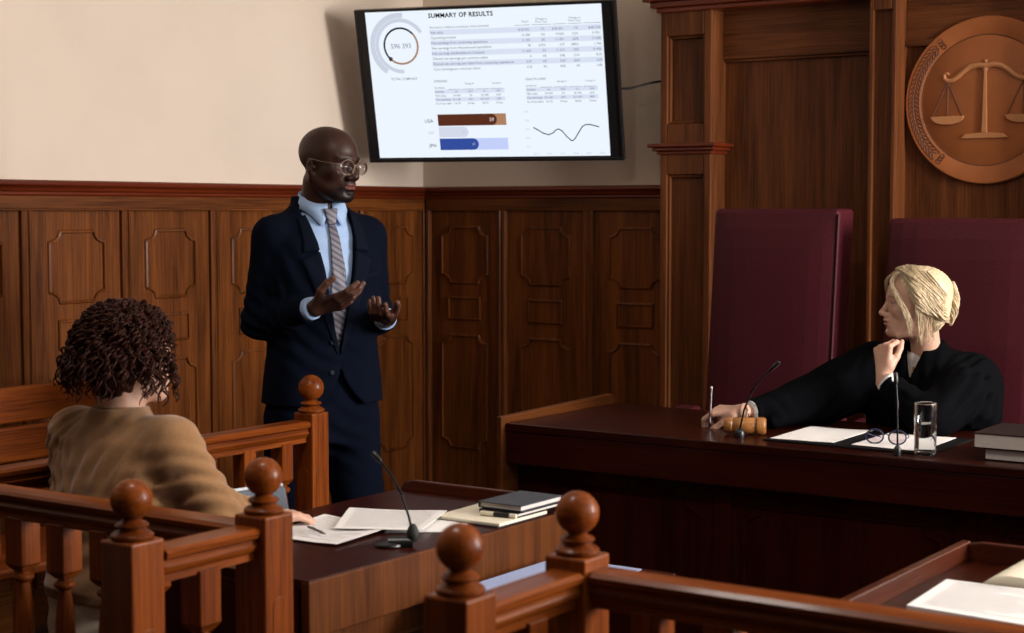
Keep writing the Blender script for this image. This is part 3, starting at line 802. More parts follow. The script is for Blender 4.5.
grey_chair(-3.03, 2.78, math.radians(55), 'low grey stool that the man in the tan sweater sits on', back_h=0)

# ================================================================== LOW TABLE WITH BLUE FOLDER
tb = thing('low_table', 'low dark table in the aisle beneath the pale blue folder', 'table', (-2.12, 3.22, 0))
MB().box(-2.262, -1.93, 2.96, 3.52, .630, .652).build('table_top', BENCH['y'], tb, bevel=.003)
for xx in (-2.24, -1.95):
    for yy in (2.99, 3.49): MB().box(xx - .018, xx + .018, yy - .018, yy + .018, 0, .63).build('leg', BENCH['z'], tb, bevel=.002)
# ================================================================== SMALL THINGS
def P3(*a): return Vector(a)
def sheet(name, label, corners, z, mat, group=None, curl=0.0, thick=.0012, lines=None, parent=None, cat='paper', ink='ink', rows=None):
    """a sheet (or thin stack) of paper: four corners seen from above, anticlockwise"""
    a, b, c, d = [Vector(p) for p in corners]; n = 12
    def pos(u, v): return a * (1 - u) * (1 - v) + b * u * (1 - v) + c * u * v + d * (1 - u) * v
    def hgt(u, v): return curl * (.5 + .5 * math.cos(math.pi * min(1, 2.4 * min(1 - u, .42 + v * .6)))) * max(0, u - .2) + curl * .35 * math.sin(3 * u + 2 * v) ** 2
    m = MB(); vs = []
    for top in (1, 0):
        for j in range(n + 1):
            for i in range(n + 1):
                u, v = i / n, j / n; p = pos(u, v); vs.append((p.x, p.y, z + hgt(u, v) + (thick if top else 0)))
    N = (n + 1) ** 2; fs = []
    for j in range(n):
        for i in range(n):
            q = j * (n + 1) + i; fs.append((q, q + 1, q + n + 2, q + n + 1)); fs.append((N + q, N + q + n + 1, N + q + n + 2, N + q + 1))
    for i in range(n):
        fs.append((i, N + i, N + i + 1, i + 1)); q = n * (n + 1) + i; fs.append((q, q + 1, N + q + 1, N + q))
        q = i * (n + 1); fs.append((q, q + n + 1, N + q + n + 1, N + q)); q = i * (n + 1) + n; fs.append((q, N + q, N + q + n + 1, q + n + 1))
    m.add(vs, fs)
    if parent is None:
        cen = (a + b + c + d) / 4; o = m.build(name, mat, origin=(cen.x, cen.y, z)); tag(o, label, cat, group)
    else: o = m.build(name, mat, parent)
    for p in o.data.polygons: p.use_smooth = False
    if lines:
        t = MB(); rng = random.Random(int(a.x * 1000))
        for k in range(lines):
            v0 = .93 - .86 * k / lines; u1 = .92 if rng.random() > .25 else rng.uniform(.4, .8)
            segs = 10
            for s_ in range(segs):
                ua, ub = .09 + (u1 - .09) * s_ / segs, .09 + (u1 - .09) * (s_ + 1) / segs
                q = []
                for (u, v) in ((ua, v0 - .008), (ub, v0 - .008), (ub, v0), (ua, v0)):
                    p = pos(u, v); 
                    # follow the facets of the sheet
                    iu, iv = min(n - 1, int(u * n)), min(n - 1, int(v * n)); fu, fv = u * n - iu, v * n - iv
                    H = hgt(iu / n, iv / n) * (1 - fu) * (1 - fv) + hgt((iu + 1) / n, iv / n) * fu * (1 - fv) + hgt((iu + 1) / n, (iv + 1) / n) * fu * fv + hgt(iu / n, (iv + 1) / n) * (1 - fu) * fv
                    q.append((p.x, p.y, z + H + thick + .0006))
                t.add(q, [(0, 1, 2, 3)])
        pr = t.build('print', M[ink], None if parent is None else parent)
        if parent is None:
            pr.parent = o; pr.matrix_parent_inverse = Matrix.Translation(-o.location)
        pr['kind'] = 'stuff'
    return o
# --- on the judges' bench
fo = thing('document_folder', 'open black leather document folder under the two white sheets on the judges bench', 'folder', (-1.96, 4.78, BZ))
MB().box(-2.225, -1.972, 4.600, 4.975, BZ + .0005, BZ + .005).build('cover', M['black_leather'], fo, bevel=.001)
MB().box(-1.968, -1.690, 4.590, 4.975, BZ + .0005, BZ + .005).build('cover', M['black_leather'], fo, bevel=.001)
MB().box(-1.974, -1.966, 4.600, 4.975, BZ + .0005, BZ + .003).build('spine', M['black_leather'], fo)
sheet('paper_sheet', 'white sheet in the half of the black folder nearer the gavel', [(-2.212, 4.626), (-2.006, 4.630), (-2.010, 4.955), (-2.222, 4.955)], BZ + .0055, M['paper'], curl=.003)
sheet('paper_sheet', 'white sheet in the black folder lying under the blue-framed spectacles', [(-1.950, 4.640), (-1.722, 4.612), (-1.735, 4.945), (-1.952, 4.948)], BZ + .0055, M['paper'], curl=.002)
# spectacles
M['blue_frame'] = plain('blue_frame', (0.012, 0.022, 0.07), 0.3, noise=0.1)
sg = thing('spectacles', 'dark blue framed spectacles lying folded on the white sheet', 'spectacles', (-1.88, 4.75, BZ + .007))
gx0, gy0, gz = -1.865, 4.700, BZ + .030
rot = math.radians(10)
def gp(u, v, w): return (gx0 + u * math.cos(rot) - v * math.sin(rot), gy0 + u * math.sin(rot) + v * math.cos(rot), gz + w)
m = MB()
for s in (-1, 1):
    m.tube([gp(s * .034 + .026 * math.cos(t), .006 * math.sin(t), .0205 * math.sin(t) - .001) for t in [2 * math.pi * k / 24 for k in range(24)]], .0026, 6, closed=True)
m.tube([gp(-.009, .001, .004), gp(0, -.002, .008), gp(.009, .001, .004)], .0018, 6)
m.build('frame', M['blue_frame'], sg, smooth=True)
for s in (-1, 1):
    m = MB(); m.tube([gp(s * .060, 0, .008), gp(s * .062, .02, .006), gp(s * .055, .07, -.008), gp(s * .04, .115, -.018)], .0019, 6); m.build('temple', M['blue_frame'], sg, smooth=True)
    m = MB(); m.lathe([(.0245, -.0006), (.0245, .0006)], (0, 0, 0), 24, 'y'); m.v = [gp(s * .034 + a, b, c * .8 - .001) for a, b, c in m.v]; m.build('lens', M['lens'], sg, smooth=True)
# glass of water
gl = thing('water_glass', 'straight clear tumbler half full of water on the judges bench', 'glass', (-1.706, 4.600, BZ))
def gprof(pr): return [(r, z + BZ + .001) for r, z in pr]
m = MB(); tp = gprof([(.029, 0), (.0315, .003), (.0335, .150)]); nn = 48
m.v = [(-1.706 + r * math.cos(2 * math.pi * k / nn), 4.600 + r * math.sin(2 * math.pi * k / nn), z) for r, z in tp for k in range(nn)]
m.f = [(i * nn + k, i * nn + (k + 1) % nn, (i + 1) * nn + (k + 1) % nn, (i + 1) * nn + k) for i in range(2) for k in range(nn)]; m.mi = [0] * len(m.f)
tum = m.build('tumbler', M['tumbler'], gl, smooth=True)
m = MB(); m.tube([(-1.706 + .0333 * math.cos(2 * math.pi * k / nn), 4.600 + .0333 * math.sin(2 * math.pi * k / nn), BZ + .151) for k in range(nn)], .0011, 6, closed=True); m.build('rim', M['glass'], tum, smooth=True)
MB().lathe(gprof([(.0001, .0005), (.0285, .0005), (.0308, .004), (.0300, .012), (.0001, .012)]), (-1.706, 4.600, 0), 48).build('thick_base', M['glass'], tum, smooth=True)
MB().lathe(gprof([(.0001, .0130), (.0300, .0130), (.0318, .091), (.0001, .091)]), (-1.706, 4.600, 0), 48).build('water', M['water'], gl, smooth=True)
# coaster-like black folio edge right of the glass, books
def book(name, label, x0, x1, y0, y1, z0, h, cover, group=None, rot=0.0, spine='x1', cat='book'):
    t = thing(name, label, cat, ((x0 + x1) / 2, (y0 + y1) / 2, z0), group); c = ((x0 + x1) / 2, (y0 + y1) / 2, 0); th = .0028
    MB().box(x0 + .004, x1 - .004, y0 + .004, y1 - .002, z0 + th, z0 + h - th).rotate(rot, c).build('page_block', M['pages'], t)
    MB().box(x0, x1, y0, y1, z0, z0 + th).rotate(rot, c).build('cover', cover, t, bevel=.0008)
    MB().box(x0, x1, y0, y1, z0 + h - th, z0 + h).rotate(rot, c).build('cover', cover, t, bevel=.0008)
    s = MB()
    if spine == 'x1': s.box(x1 - .003, x1 + .001, y0, y1, z0, z0 + h)
    elif spine == 'y1': s.box(x0, x1, y1 - .003, y1 + .001, z0, z0 + h)
    elif spine == 'x0': s.box(x0 - .001, x0 + .003, y0, y1, z0, z0 + h)
    s.rotate(rot, c).build('spine', cover, t, bevel=.0008)
    return t
book('hardback_book', 'thick hardback on the judges bench, lower one of the pair', -1.533, -1.31, 4.600, 4.84, BZ + .001, .033, M['book_cover'], 'hardback books on the judges bench', spine='y1')
book('hardback_book', 'thick dark covered hardback on the judges bench, upper one of the pair', -1.560, -1.33, 4.585, 4.845, BZ + .035, .044, M['book_cover'], 'hardback books on the judges bench', spine='y1')
# gavel
gv = thing('gavel', 'light wooden gavel lying on the judges bench below the hand with the pen', 'gavel', (-2.345, 4.70, BZ))
gr_ = math.radians(20)
prof = [(.004, -.066), (.020, -.065), (.0255, -.058), (.0255, -.040), (.0235, -.038), (.0235, -.034), (.0262, -.031), (.0275, 0), (.0262, .031), (.0240, .034), (.0240, .038), (.0280, .041), (.0285, .060), (.024, .066), (.004, .067)]
m = MB().lathe(prof, (-2.335, 4.70, BZ + .0285), 32, 'x').rotate(gr_, (-2.335, 4.70, 0)); m.build('head', M['gavel_wood'], gv, smooth=True)
m = MB(); m.tube([(-2.335, 4.72, BZ + .030), (-2.34, 4.78, BZ + .024), (-2.355, 4.85, BZ + .017), (-2.37, 4.93, BZ + .014)], [.009, .010, .008, .013], 12); m.build('handle', M['gavel_wood'], gv, smooth=True)
# microphones
def mic(label, base, pts, head_len=.05, rb=.016, flat_base=None):
    t = thing('microphone', label, 'microphone', base, 'gooseneck microphones')
    b = Vector(base)
    m = MB()
    if flat_base: 
        m.lathe([(.030, 0), (.034, .003), (.033, .007), (.024, .010), (.004, .011)], base, 24); m.tube([b + Vector((0, 0, .006)), b + Vector((.047, .03, .008))], [.018, .016], 10)
        m.build('base', M['black_plastic'], t, smooth=True)
        m = MB(); m.lathe([(.010, .012), (.014, .020), (.015, .032), (.011, .044), (.006, .052)], (base[0] + .047, base[1] + .03, base[2]), 18); m.build('shock_mount', M['dark_rubber'], t, smooth=True)
    else:
        m.lathe([(rb, 0), (rb * 1.05, .004), (rb, .018), (rb * .7, .026), (.004, .030)], base, 20); m.build('base', M['black_plastic'], t, smooth=True)
    m = MB(); P = [Vector(p) for p in pts]; m.tube(P, .0030, 10); m.build('gooseneck', M['black_metal'], t, smooth=True)
    d = (P[-1] - P[-2]).normalized(); e = P[-1]
    m = MB(); m.tube([e, e + d * .006, e + d * head_len * .5, e + d * head_len, e + d * (head_len + .004)], [.004, .0062, .0066, .0066, .004], 14); m.build('capsule', M['black_plastic'], t, smooth=True)
    m = MB(); mid = P[len(P) // 2]; m.tube([mid - (P[len(P)//2+1]-mid).normalized() * .012, mid + (P[len(P)//2+1]-mid).normalized() * .012], .0042, 10); m.build('collar', M['black_metal'], t, smooth=True)
    return t
mic('black gooseneck microphone standing beside the gavel on the judges bench', (-2.315, 4.625, BZ), [(-2.315, 4.625, BZ + .025), (-2.300, 4.625, .92), (-2.268, 4.62, .985), (-2.222, 4.61, 1.035), (-2.205, 4.605, 1.048)], .045)
mic('black gooseneck microphone standing upright beside the water glass', (-1.768, 4.545, BZ), [(-1.768, 4.545, BZ + .02), (-1.770, 4.548, .90), (-1.774, 4.552, .98), (-1.778, 4.556, 1.02), (-1.780, 4.558, 1.035)], .032, .011)
# --- on the left desk
mic('slim black gooseneck microphone leaning over the loose papers on the desk', (-2.385, 2.965, DZ), [(-2.338, 2.995, DZ + .03), (-2.350, 2.995, .83), (-2.375, 2.995, .885), (-2.405, 2.995, .925), (-2.430, 2.992, .950)], .028, flat_base=True)
mg = bpy.data.objects  # (shock mount of that microphone stands at the stem)
paps = 'loose papers on the desk with the slim microphone'
sheet('paper_sheet', 'white printed sheet with the pen, at the near end of the dark desk', [(-2.700, 2.880), (-2.478, 2.885), (-2.500, 3.140), (-2.760, 3.170)], DZ + .002, M['paper'], curl=.006, lines=14)
sheet('paper_sheet', 'white printed sheet behind the stem of the slim microphone', [(-2.60, 3.020), (-2.400, 3.110), (-2.500, 3.345), (-2.745, 3.250)], DZ + .009, M['paper'], curl=.004, lines=14)
sheet('paper_sheet', 'white sheet edge lying under the printed sheets by the slim microphone', [(-2.49, 3.08), (-2.345, 3.19), (-2.440, 3.39), (-2.60, 3.30)], DZ + .0012, M['paper'], curl=.0)
pn = thing('pen', 'small black pen standing out from the printed sheet on the desk', 'pen', (-2.60, 2.96, DZ + .012))
m = MB(); m.tube([(-2.655, 2.99, DZ + .012), (-2.60, 2.955, DZ + .016), (-2.55, 2.925, DZ + .018)], .0035, 8); m.build('barrel', M['black_plastic'], pn, smooth=True)
m = MB(); m.tube([(-2.55, 2.925, DZ + .018), (-2.538, 2.918, DZ + .018)], [.0032, .001], 8); m.build('tip', M['steel'], pn, smooth=True)
nb = thing('open_notebook', 'open cream notebook lying under the slate grey book on the desk', 'notebook', (-2.44, 3.43, DZ))
for i, cs in enumerate(([(-2.500, 3.285), (-2.300, 3.285), (-2.300, 3.50), (-2.510, 3.51)],)):
    MB().prism(cs, DZ + .0006, DZ + .003, 'z').build('cover', M['slate_cover'], nb)
    MB().prism([(a + .003, b + .002) for a, b in cs], DZ + .003, DZ + .011, 'z').build('page_block', M['cream_paper'], nb, bevel=.002)
book('notebook', 'black notebook with a cream strip lying below the slate grey book', -2.420, -2.300, 3.375, 3.565, DZ + .0115, .012, M['black_leather'], spine='x0', cat='notebook')
book('notebook', 'slate grey hardback notebook on top of the pile on the desk', -2.430, -2.298, 3.385, 3.575, DZ + .0245, .016, M['slate_cover'], spine='x0', cat='notebook')
hl = thing('marker_pen', 'short cream and black marker pen lying on the open notebook', 'pen', (-2.35, 3.352, DZ + .012))
def marker(y0, y1, mat, nm):
    m = MB(); m.tube([(y0, 3.352 + (y0 + 2.40) * .14, DZ + .0172), (y1, 3.352 + (y1 + 2.40) * .14, DZ + .0172)], .0058, 12); m.build(nm, mat, hl, smooth=True)
marker(-2.400, -2.362, M['cream_paper'], 'barrel'); marker(-2.362, -2.318, M['black_plastic'], 'grip'); marker(-2.318, -2.300, M['cream_paper'], 'cap')
# --- blue folder and what lies on the right-hand desk
bf = thing('card_folder', 'pale blue card folder on the low table in the aisle', 'folder', (-2.1, 3.22, .652))
MB().box(-2.245, -2.0, 3.0, 3.47, .6525, .655).build('back_card', M['blue_card'], bf)
MB().box(-2.240, -2.005, 3.005, 3.465, .655, .660).build('contents', M['paper'], bf)
MB().box(-2.245, -2.0, 3.0, 3.47, .660, .6625).build('front_card', M['blue_card'], bf)
sheet('paper_stack', 'thick stack of white printed sheets on the desk behind the blurred railing', [(-1.165, 3.055), (-.90, 3.03), (-.90, 3.325), (-1.180, 3.320)], DZ + .0005, M['paper'], thick=.010, lines=16)
op = thing('open_book', 'open cream-paged book lying beyond the stack of white sheets', 'book', (-.98, 3.44, DZ))
m = MB(); n = 10; vs = []
for z_ in (0, 1):
    for yy in (3.325, 3.56):
        for k in range(2 * n + 1):
            u = -1 + 2 * k / (2 * n); h = .004 + .032 * (abs(u) ** .45) * (1 - abs(u) ** 5) if z_ else 0
            vs.append((-.955 + .155 * u, yy + .02 * (1 - abs(u)), DZ + .003 + h))
K = 2 * n + 1; fs = []
for k in range(2 * n):
    fs += [(k, k + 1, K + k + 1, K + k), (2 * K + k, 3 * K + k, 3 * K + k + 1, 2 * K + k + 1), (k, 2 * K + k, 2 * K + k + 1, k + 1), (K + k, K + k + 1, 3 * K + k + 1, 3 * K + k)]
fs += [(0, K, 3 * K, 2 * K), (K - 1, 3 * K - 1, 4 * K - 1, 2 * K - 1)]
m.add(vs, fs); m.build('pages', M['cream_paper'], op)
MB().box(-1.115, -.795, 3.322, 3.575, DZ + .0005, DZ + .0032).build('cover', M['book_cover'], op)
# ================================================================== FIGURES: smooth implicit surfaces meshed in place
def A3(p): return np.array(p, dtype=np.float32)
def s_cap(a, b, ra, rb):
    a, b = A3(a), A3(b); ba = b - a; L = float(ba @ ba) + 1e-12
    def f(P):
        h = np.clip(((P - a) @ ba) / L, 0, 1)
        return np.linalg.norm(P - a - h[..., None] * ba, axis=-1) - (ra + (rb - ra) * h)
    return f
def s_ell(c, r, rot=None):
    c, r = A3(c), A3(r)
    R = None if rot is None else np.array(rot, dtype=np.float32)
    def f(P):
        q = P - c
        if R is not None: q = q @ R
        k0 = np.linalg.norm(q / r, axis=-1); k1 = np.linalg.norm(q / (r * r), axis=-1)
        return k0 * (k0 - 1) / np.maximum(k1, 1e-6)
    return f
def s_torso(tab, power=2.0):
    """tab rows: z, half width, half depth, centre x, centre y"""
    T = np.array([list(r) + [0] * (5 - len(r)) for r in tab], dtype=np.float32)
    def f(P):
        z = P[..., 2]
        a, b, cx, cy = [np.interp(z, T[:, 0], T[:, k]).astype(np.float32) for k in (1, 2, 3, 4)]
        q = ((np.abs(P[..., 0] - cx) / b) ** power + (np.abs(P[..., 1] - cy) / a) ** power) ** (1 / power)
        d = (q - 1) * np.minimum(a, b)
        return np.maximum(d, np.maximum(z - T[-1, 0], T[0, 0] - z))
    return f
def s_fn(fn): return fn
def smin(a, b, k):
    if k <= 0: return np.minimum(a, b)
    h = np.maximum(k - np.abs(a - b), 0) / k
    return np.minimum(a, b) - h * h * k * .25
def s_eval(ops, P):
    d = None
    for op, k, f in ops:
        v = f(P)
        if d is None: d = v
        elif op == '+': d = smin(d, v, k)
        elif op == '-': d = -smin(-d, v, k)
        elif op == '&': d = -smin(-d, -v, k)
        elif op == 'd': d = d + v
    return d
def surface(ops, lo, hi, h):
    """naive surface nets of the implicit surface in the box"""
    lo, hi = np.array(lo, float), np.array(hi, float); n = np.ceil((hi - lo) / h).astype(int) + 1
    ax = [(lo[i] + h * np.arange(n[i])).astype(np.float32) for i in range(3)]
    F = np.empty(n, dtype=np.float32)
    step = max(1, int(600000 / (n[1] * n[2])))
    for i in range(0, n[0], step):
        G = np.stack(np.meshgrid(ax[0][i:i + step], ax[1], ax[2], indexing='ij'), -1)
        F[i:i + step] = s_eval(ops, G)
    ins = F < 0
    c = [ins[a:n[0] - 1 + a, b:n[1] - 1 + b, d:n[2] - 1 + d] for a in (0, 1) for b in (0, 1) for d in (0, 1)]
    anyi = c[0].copy(); alli = c[0].copy()
    for q in c[1:]: anyi |= q; alli &= q
    cell = np.argwhere(anyi & ~alli)
    idx = -np.ones(np.array(n) - 1, dtype=np.int64); idx[tuple(cell.T)] = np.arange(len(cell))
    acc = np.zeros((len(cell), 3)); cnt = np.zeros(len(cell))
    for axis in range(3):
        o = [k for k in range(3) if k != axis]
        for u in (0, 1):
            for v in (0, 1):
                s = cell.copy(); s[:, o[0]] += u; s[:, o[1]] += v; e = s.copy(); e[:, axis] += 1
                f0, f1 = F[tuple(s.T)], F[tuple(e.T)]; m = (f0 < 0) != (f1 < 0)
                t = np.where(m, f0 / np.where(m, f0 - f1, 1), 0)
                p = s.astype(float); p[:, axis] += t
                acc += p * m[:, None]; cnt += m
    V = lo + h * acc / cnt[:, None]
    faces = []
    for axis in range(3):
        o = [(axis + 1) % 3, (axis + 2) % 3]
        sl0 = [slice(None)] * 3; sl1 = [slice(None)] * 3
        sl0[axis] = slice(0, n[axis] - 1); sl1[axis] = slice(1, n[axis])
        a, b = ins[tuple(sl0)], ins[tuple(sl1)]
        e = np.argwhere(a != b)
        e = e[(e[:, o[0]] > 0) & (e[:, o[1]] > 0) & (e[:, o[0]] < n[o[0]] - 1) & (e[:, o[1]] < n[o[1]] - 1)]
        flip = a[tuple(e.T)]
        q = []
        for du, dv in ((-1, -1), (0, -1), (0, 0), (-1, 0)):
            k = e.copy(); k[:, o[0]] += du; k[:, o[1]] += dv; q.append(idx[tuple(k.T)])
        q = np.stack(q, 1); q[~flip] = q[~flip][:, ::-1]; faces.append(q)
    return V, np.concatenate(faces)
def project(ops, P, direction, far=.5):
    """slide points against a direction until they meet the surface"""
    P = np.array(P, dtype=np.float32); d = np.array(direction, dtype=np.float32); d /= np.linalg.norm(d)
    t = np.zeros(len(P), dtype=np.float32)
    for _ in range(60):
        v = s_eval(ops, P + t[:, None] * d); t += np.clip(v, -.02, .05) * .8
        t = np.minimum(t, far)
    return P + t[:, None] * d
def skin_mesh(name, V, Fc, mats, parent, colors=None, smooth=True, matidx=None):
    me = bpy.data.meshes.new(name)
    V = np.asarray(V, dtype=np.float64)
    me.from_pydata([tuple(v) for v in V.tolist()], [], [tuple(f) for f in (Fc.tolist() if hasattr(Fc, 'tolist') else Fc)])
    for m in (mats if isinstance(mats, (list, tuple)) else [mats]): me.materials.append(m)
    if colors is not None:
        at = me.color_attributes.new('Tint', 'FLOAT_COLOR', 'POINT')
        at.data.foreach_set('color', np.concatenate([colors, np.ones((len(V), 1))], 1).astype(np.float32).ravel())
    if matidx is not None: me.polygons.foreach_set('material_index', matidx)
    if smooth: me.shade_smooth()
    me.update()
    o = bpy.data.objects.new(name, me); COL.objects.link(o)
    if parent is not None: o.parent = parent
    return o
def tinted(name, rough=.5, sss=0.0, noise=.08, scale=60, bump=.05, sheen=0.0, spec=.4):
    m, nt, b = new_mat(name)
    at = nt.nodes.new('ShaderNodeAttribute'); at.attribute_name = 'Tint'
    tc = nt.nodes.new('ShaderNodeTexCoord'); nz = nt.nodes.new('ShaderNodeTexNoise'); nz.inputs['Scale'].default_value = scale; nz.inputs['Detail'].default_value = 5
    nt.links.new(tc.outputs['Object'], nz.inputs['Vector'])
    mr = nt.nodes.new('ShaderNodeMapRange'); mr.inputs['To Min'].default_value = 1 - noise; mr.inputs['To Max'].default_value = 1 + noise
    nt.links.new(nz.outputs['Fac'], mr.inputs['Value'])
    vm = nt.nodes.new('ShaderNodeVectorMath'); vm.operation = 'SCALE'
    nt.links.new(at.outputs['Color'], vm.inputs[0]); nt.links.new(mr.outputs[0], vm.inputs['Scale']); nt.links.new(vm.outputs[0], b.inputs['Base Color'])
    b.inputs['Roughness'].default_value = rough; b.inputs['Specular IOR Level'].default_value = spec
    if sss: b.inputs['Subsurface Weight'].default_value = sss; b.inputs['Subsurface Scale'].default_value = .01
    bp = nt.nodes.new('ShaderNodeBump'); bp.inputs['Strength'].default_value = bump; bp.inputs['Distance'].default_value = .002
    nt.links.new(nz.outputs['Fac'], bp.inputs['Height']); nt.links.new(bp.outputs['Normal'], b.inputs['Normal'])
    return m
def rotm(yaw=0, pitch=0, roll=0):
    """columns: forward, left, up of a body part turned by yaw (to its left), pitch (down), roll"""
    return np.array((Matrix.Rotation(yaw, 3, 'Z') @ Matrix.Rotation(pitch, 3, 'Y') @ Matrix.Rotation(roll, 3, 'X')))
def frame(fwd, up):
    """rotation with x along fwd and z as near to up as can be"""
    x = Vector(fwd).normalized(); y = Vector(up).cross(x).normalized(); z = x.cross(y)
    return np.array([x, y, z]).T
def place(V, R, t, s=1.0): return (np.asarray(V) * s) @ R.T + np.array(t)

# ---- head: x forward, y left, z up; origin between the ears at eye height; crown at .118, chin at -.118
def head_ops(jaw=1.0, nose=1.0, lips=1.0, brow=1.0, cheek=1.0, mouth_open=0.0, ear=1.0, wide=1.0):
    o = [('+', 0, s_ell((-.012, 0, .036), (.100, .076, .081)))]
    o += [('+', .03, s_ell((.030, 0, .030), (.058, .062, .062)))]
    o += [('+', .03, s_ell((.028, 0, -.028), (.062, .058 * wide, .068)))]
    o += [('+', .025, s_ell((.028, 0, -.072), (.058 , .047 * jaw, .042)))]
    o += [('+', .022, s_ell((.074, 0, -.097), (.023, .025 * jaw, .019)))]
    for s in (1, -1):
        o += [('+', .03, s_cap((-.008, s * .052 * jaw, -.045), (.060, s * .022 * jaw, -.098), .017, .013))]
        o += [('+', .025, s_ell((.056, s * .045, -.022), (.026, .019, .018 * cheek)))]
        o += [('+', .016, s_cap((.078, s * .040, .022), (.091, s * .012, .019), .008 * brow, .009 * brow))]
        o += [('-', .020, s_ell((.103, s * .033, -.001), (.020, .019, .014)))]
        o += [('+', .006, s_ell((.0715, s * .031, .000), (.0150, .0150, .0140)))]
        o += [('-', .003, s_ell((.088, s * .032, -.0005), (.009, .0125, .0042)))]
    # nose
    o += [('+', .010, s_cap((.088, 0, .010), (.110 , 0, -.030), .0075, .0100 * nose))]
    o += [('+', .008, s_ell((.1115, 0, -.034), (.0105, .0110 * nose, .0090)))]
    for s in (1, -1):
        o += [('+', .007, s_ell((.1005, s * .0130 * nose, -.0375), (.0110, .0075 * nose, .0075)))]
        o += [('-', .003, s_ell((.1060, s * .0075 * nose, -.0465), (.0055, .0035, .0045)))]
    # mouth
    o += [('+', .020, s_ell((.078, 0, -.062), (.022, .028, .022)))]
    o += [('+', .006, s_ell((.0965, 0, -.0585), (.0095, .0230, .0058 * lips)))]
    o += [('+', .006, s_ell((.0950, 0, -.0705 - mouth_open), (.0095, .0195, .0066 * lips)))]
    o += [('-', .004, s_ell((.1040, 0, -.0643 - mouth_open / 2), (.0120, .0240, .0013 + mouth_open)))]
    o += [('-', .012, s_ell((.1000, 0, -.0835), (.0080, .0180, .0055)))]
    # ears
    for s in (1, -1):
        R = rotm(s * .35, -.15, 0)
        o += [('+', .006, s_ell((-.012, s * .0765, -.012), (.0185 * ear, .0075, .0320 * ear), R))]
        o += [('-', .004, s_ell((-.007, s * .0850, -.008), (.0095 * ear, .0065, .0170 * ear), R))]
        o += [('+', .003, s_ell((.0045, s * .0755, -.012), (.0045, .0050, .0080)))]
        o += [('+', .004, s_ell((-.003, s * .0740, -.036), (.0080, .0055, .0080)))]
    return o
def neck_ops(bottom, r0=.056, r1=.062, k=.03):
    return [('+', k, s_cap((-.032, 0, -.062), bottom, r0, r1))]
EYE_M = {}
def eyes(parent, R, t, s=1.0, iris=(0.03, 0.015, 0.008)):
    if 'white' not in EYE_M:
        EYE_M['white'] = plain('eye_white', (0.62, 0.58, 0.54), 0.2, noise=0.03)
        EYE_M['pupil'] = plain('eye_pupil', (0.004, 0.004, 0.004), 0.1, noise=0.0)
    im = plain('eye_iris', iris, 0.15, noise=0.2)
    for sd in (1, -1):
        m = MB(); m.sphere((.0715, sd * .031, 0), .0132, 20, 14)
        e = skin_mesh('eye', place(np.array(m.v), R, t, s), m.f, EYE_M['white'], parent)
        m = MB(); m.sphere((.0785, sd * .0312, 0), .0068, 16, 12)
        skin_mesh('iris', place(np.array(m.v), R, t, s), m.f, im, e)
        m = MB(); m.sphere((.0823, sd * .0313, 0), .0035, 12, 8)
        skin_mesh('pupil', place(np.array(m.v), R, t, s), m.f, EYE_M['pupil'], e)

# ---- hand: origin at the wrist, x to the fingers, z out of the back of the hand, thumb on +y (side = 1) or -y
def hand_ops(curls, side=1, spread=.06, thumb=(.55, .5, .2), scale=1.0, abd=0.0, forearm=.035, fat=1.0):
    """curls: four (knuckle, middle, end) bends in radians, index first; thumb: (out, in front, bend)"""
    o = [('+', 0, s_cap((-forearm, 0, 0), (0, 0, 0), .027, .0235))]
    o[0] = ('+', 0, s_ell((-.005, 0, 0), (.034, .026, .0195)))
    o += [('+', .015, s_cap((-forearm, 0, 0), (-.01, 0, 0), .028, .022))]
    roots = [(.090, .0285), (.094, .0095), (.090, -.0095), (.082, -.0270)]
    lens = [(.043, .026, .020), (.048, .030, .021), (.044, .028, .020), (.034, .021, .018)]
    rads = [.0094 * fat, .0096 * fat, .0091 * fat, .0080 * fat]
    for k in range(4):
        x, y = roots[k]; r = rads[k]
        o += [('+', .012, s_cap((.012, y * .55, -.001), (x - .004, y, -.002), .0135, .0112))]
    o += [('+', .010, s_ell((.030, .016, -.010), (.030, .016, .014))), ('+', .010, s_ell((.035, -.020, -.009), (.034, .014, .012)))]
    for k in range(4):
        x, y = roots[k]; r = rads[k]; p = Vector((x - .004, y, -.002)); ang = 0; az = spread * (1.5 - k) + abd
        for j in range(3):
            ang += curls[k][j]
            d = Vector((math.cos(ang) * math.cos(az), math.cos(ang) * math.sin(az), -math.sin(ang)))
            q = p + d * lens[k][j]
            r1 = r * (.94 if j < 2 else .84)
            o += [('+', .0035 if j else .006, s_cap(p, q, r, r1))]
            p, r = q, r1
    a, b, c = thumb
    p = Vector((.018, .024, -.008)); d = Vector((math.cos(a), math.sin(a), -b * .8)).normalized()
    q = p + d * .042; o += [('+', .014, s_cap(p, q, .0145, .0120 * fat))]
    d2 = (d + Vector((.55 * c, -.45 * c, -.15 * c))).normalized(); r_ = q + d2 * .034; o += [('+', .004, s_cap(q, r_, .0112 * fat, .0105 * fat))]
    d3 = (d2 + Vector((.6 * c, -.5 * c, -.1 * c))).normalized(); e = r_ + d3 * .026; o += [('+', .003, s_cap(r_, e, .0105 * fat, .0085 * fat))]
    return o
def hand_mesh(curls, side, R, t, s=1.0, h=.0022, **k):
    V, Fc = surface(hand_ops(curls, **k), (-.07, -.10, -.12), (.21, .10, .06), h)
    local = V.copy()
    if side < 0: V = V * np.array([1, -1, 1]); Fc = Fc[:, ::-1]
    return place(V, R, t, s), Fc, local
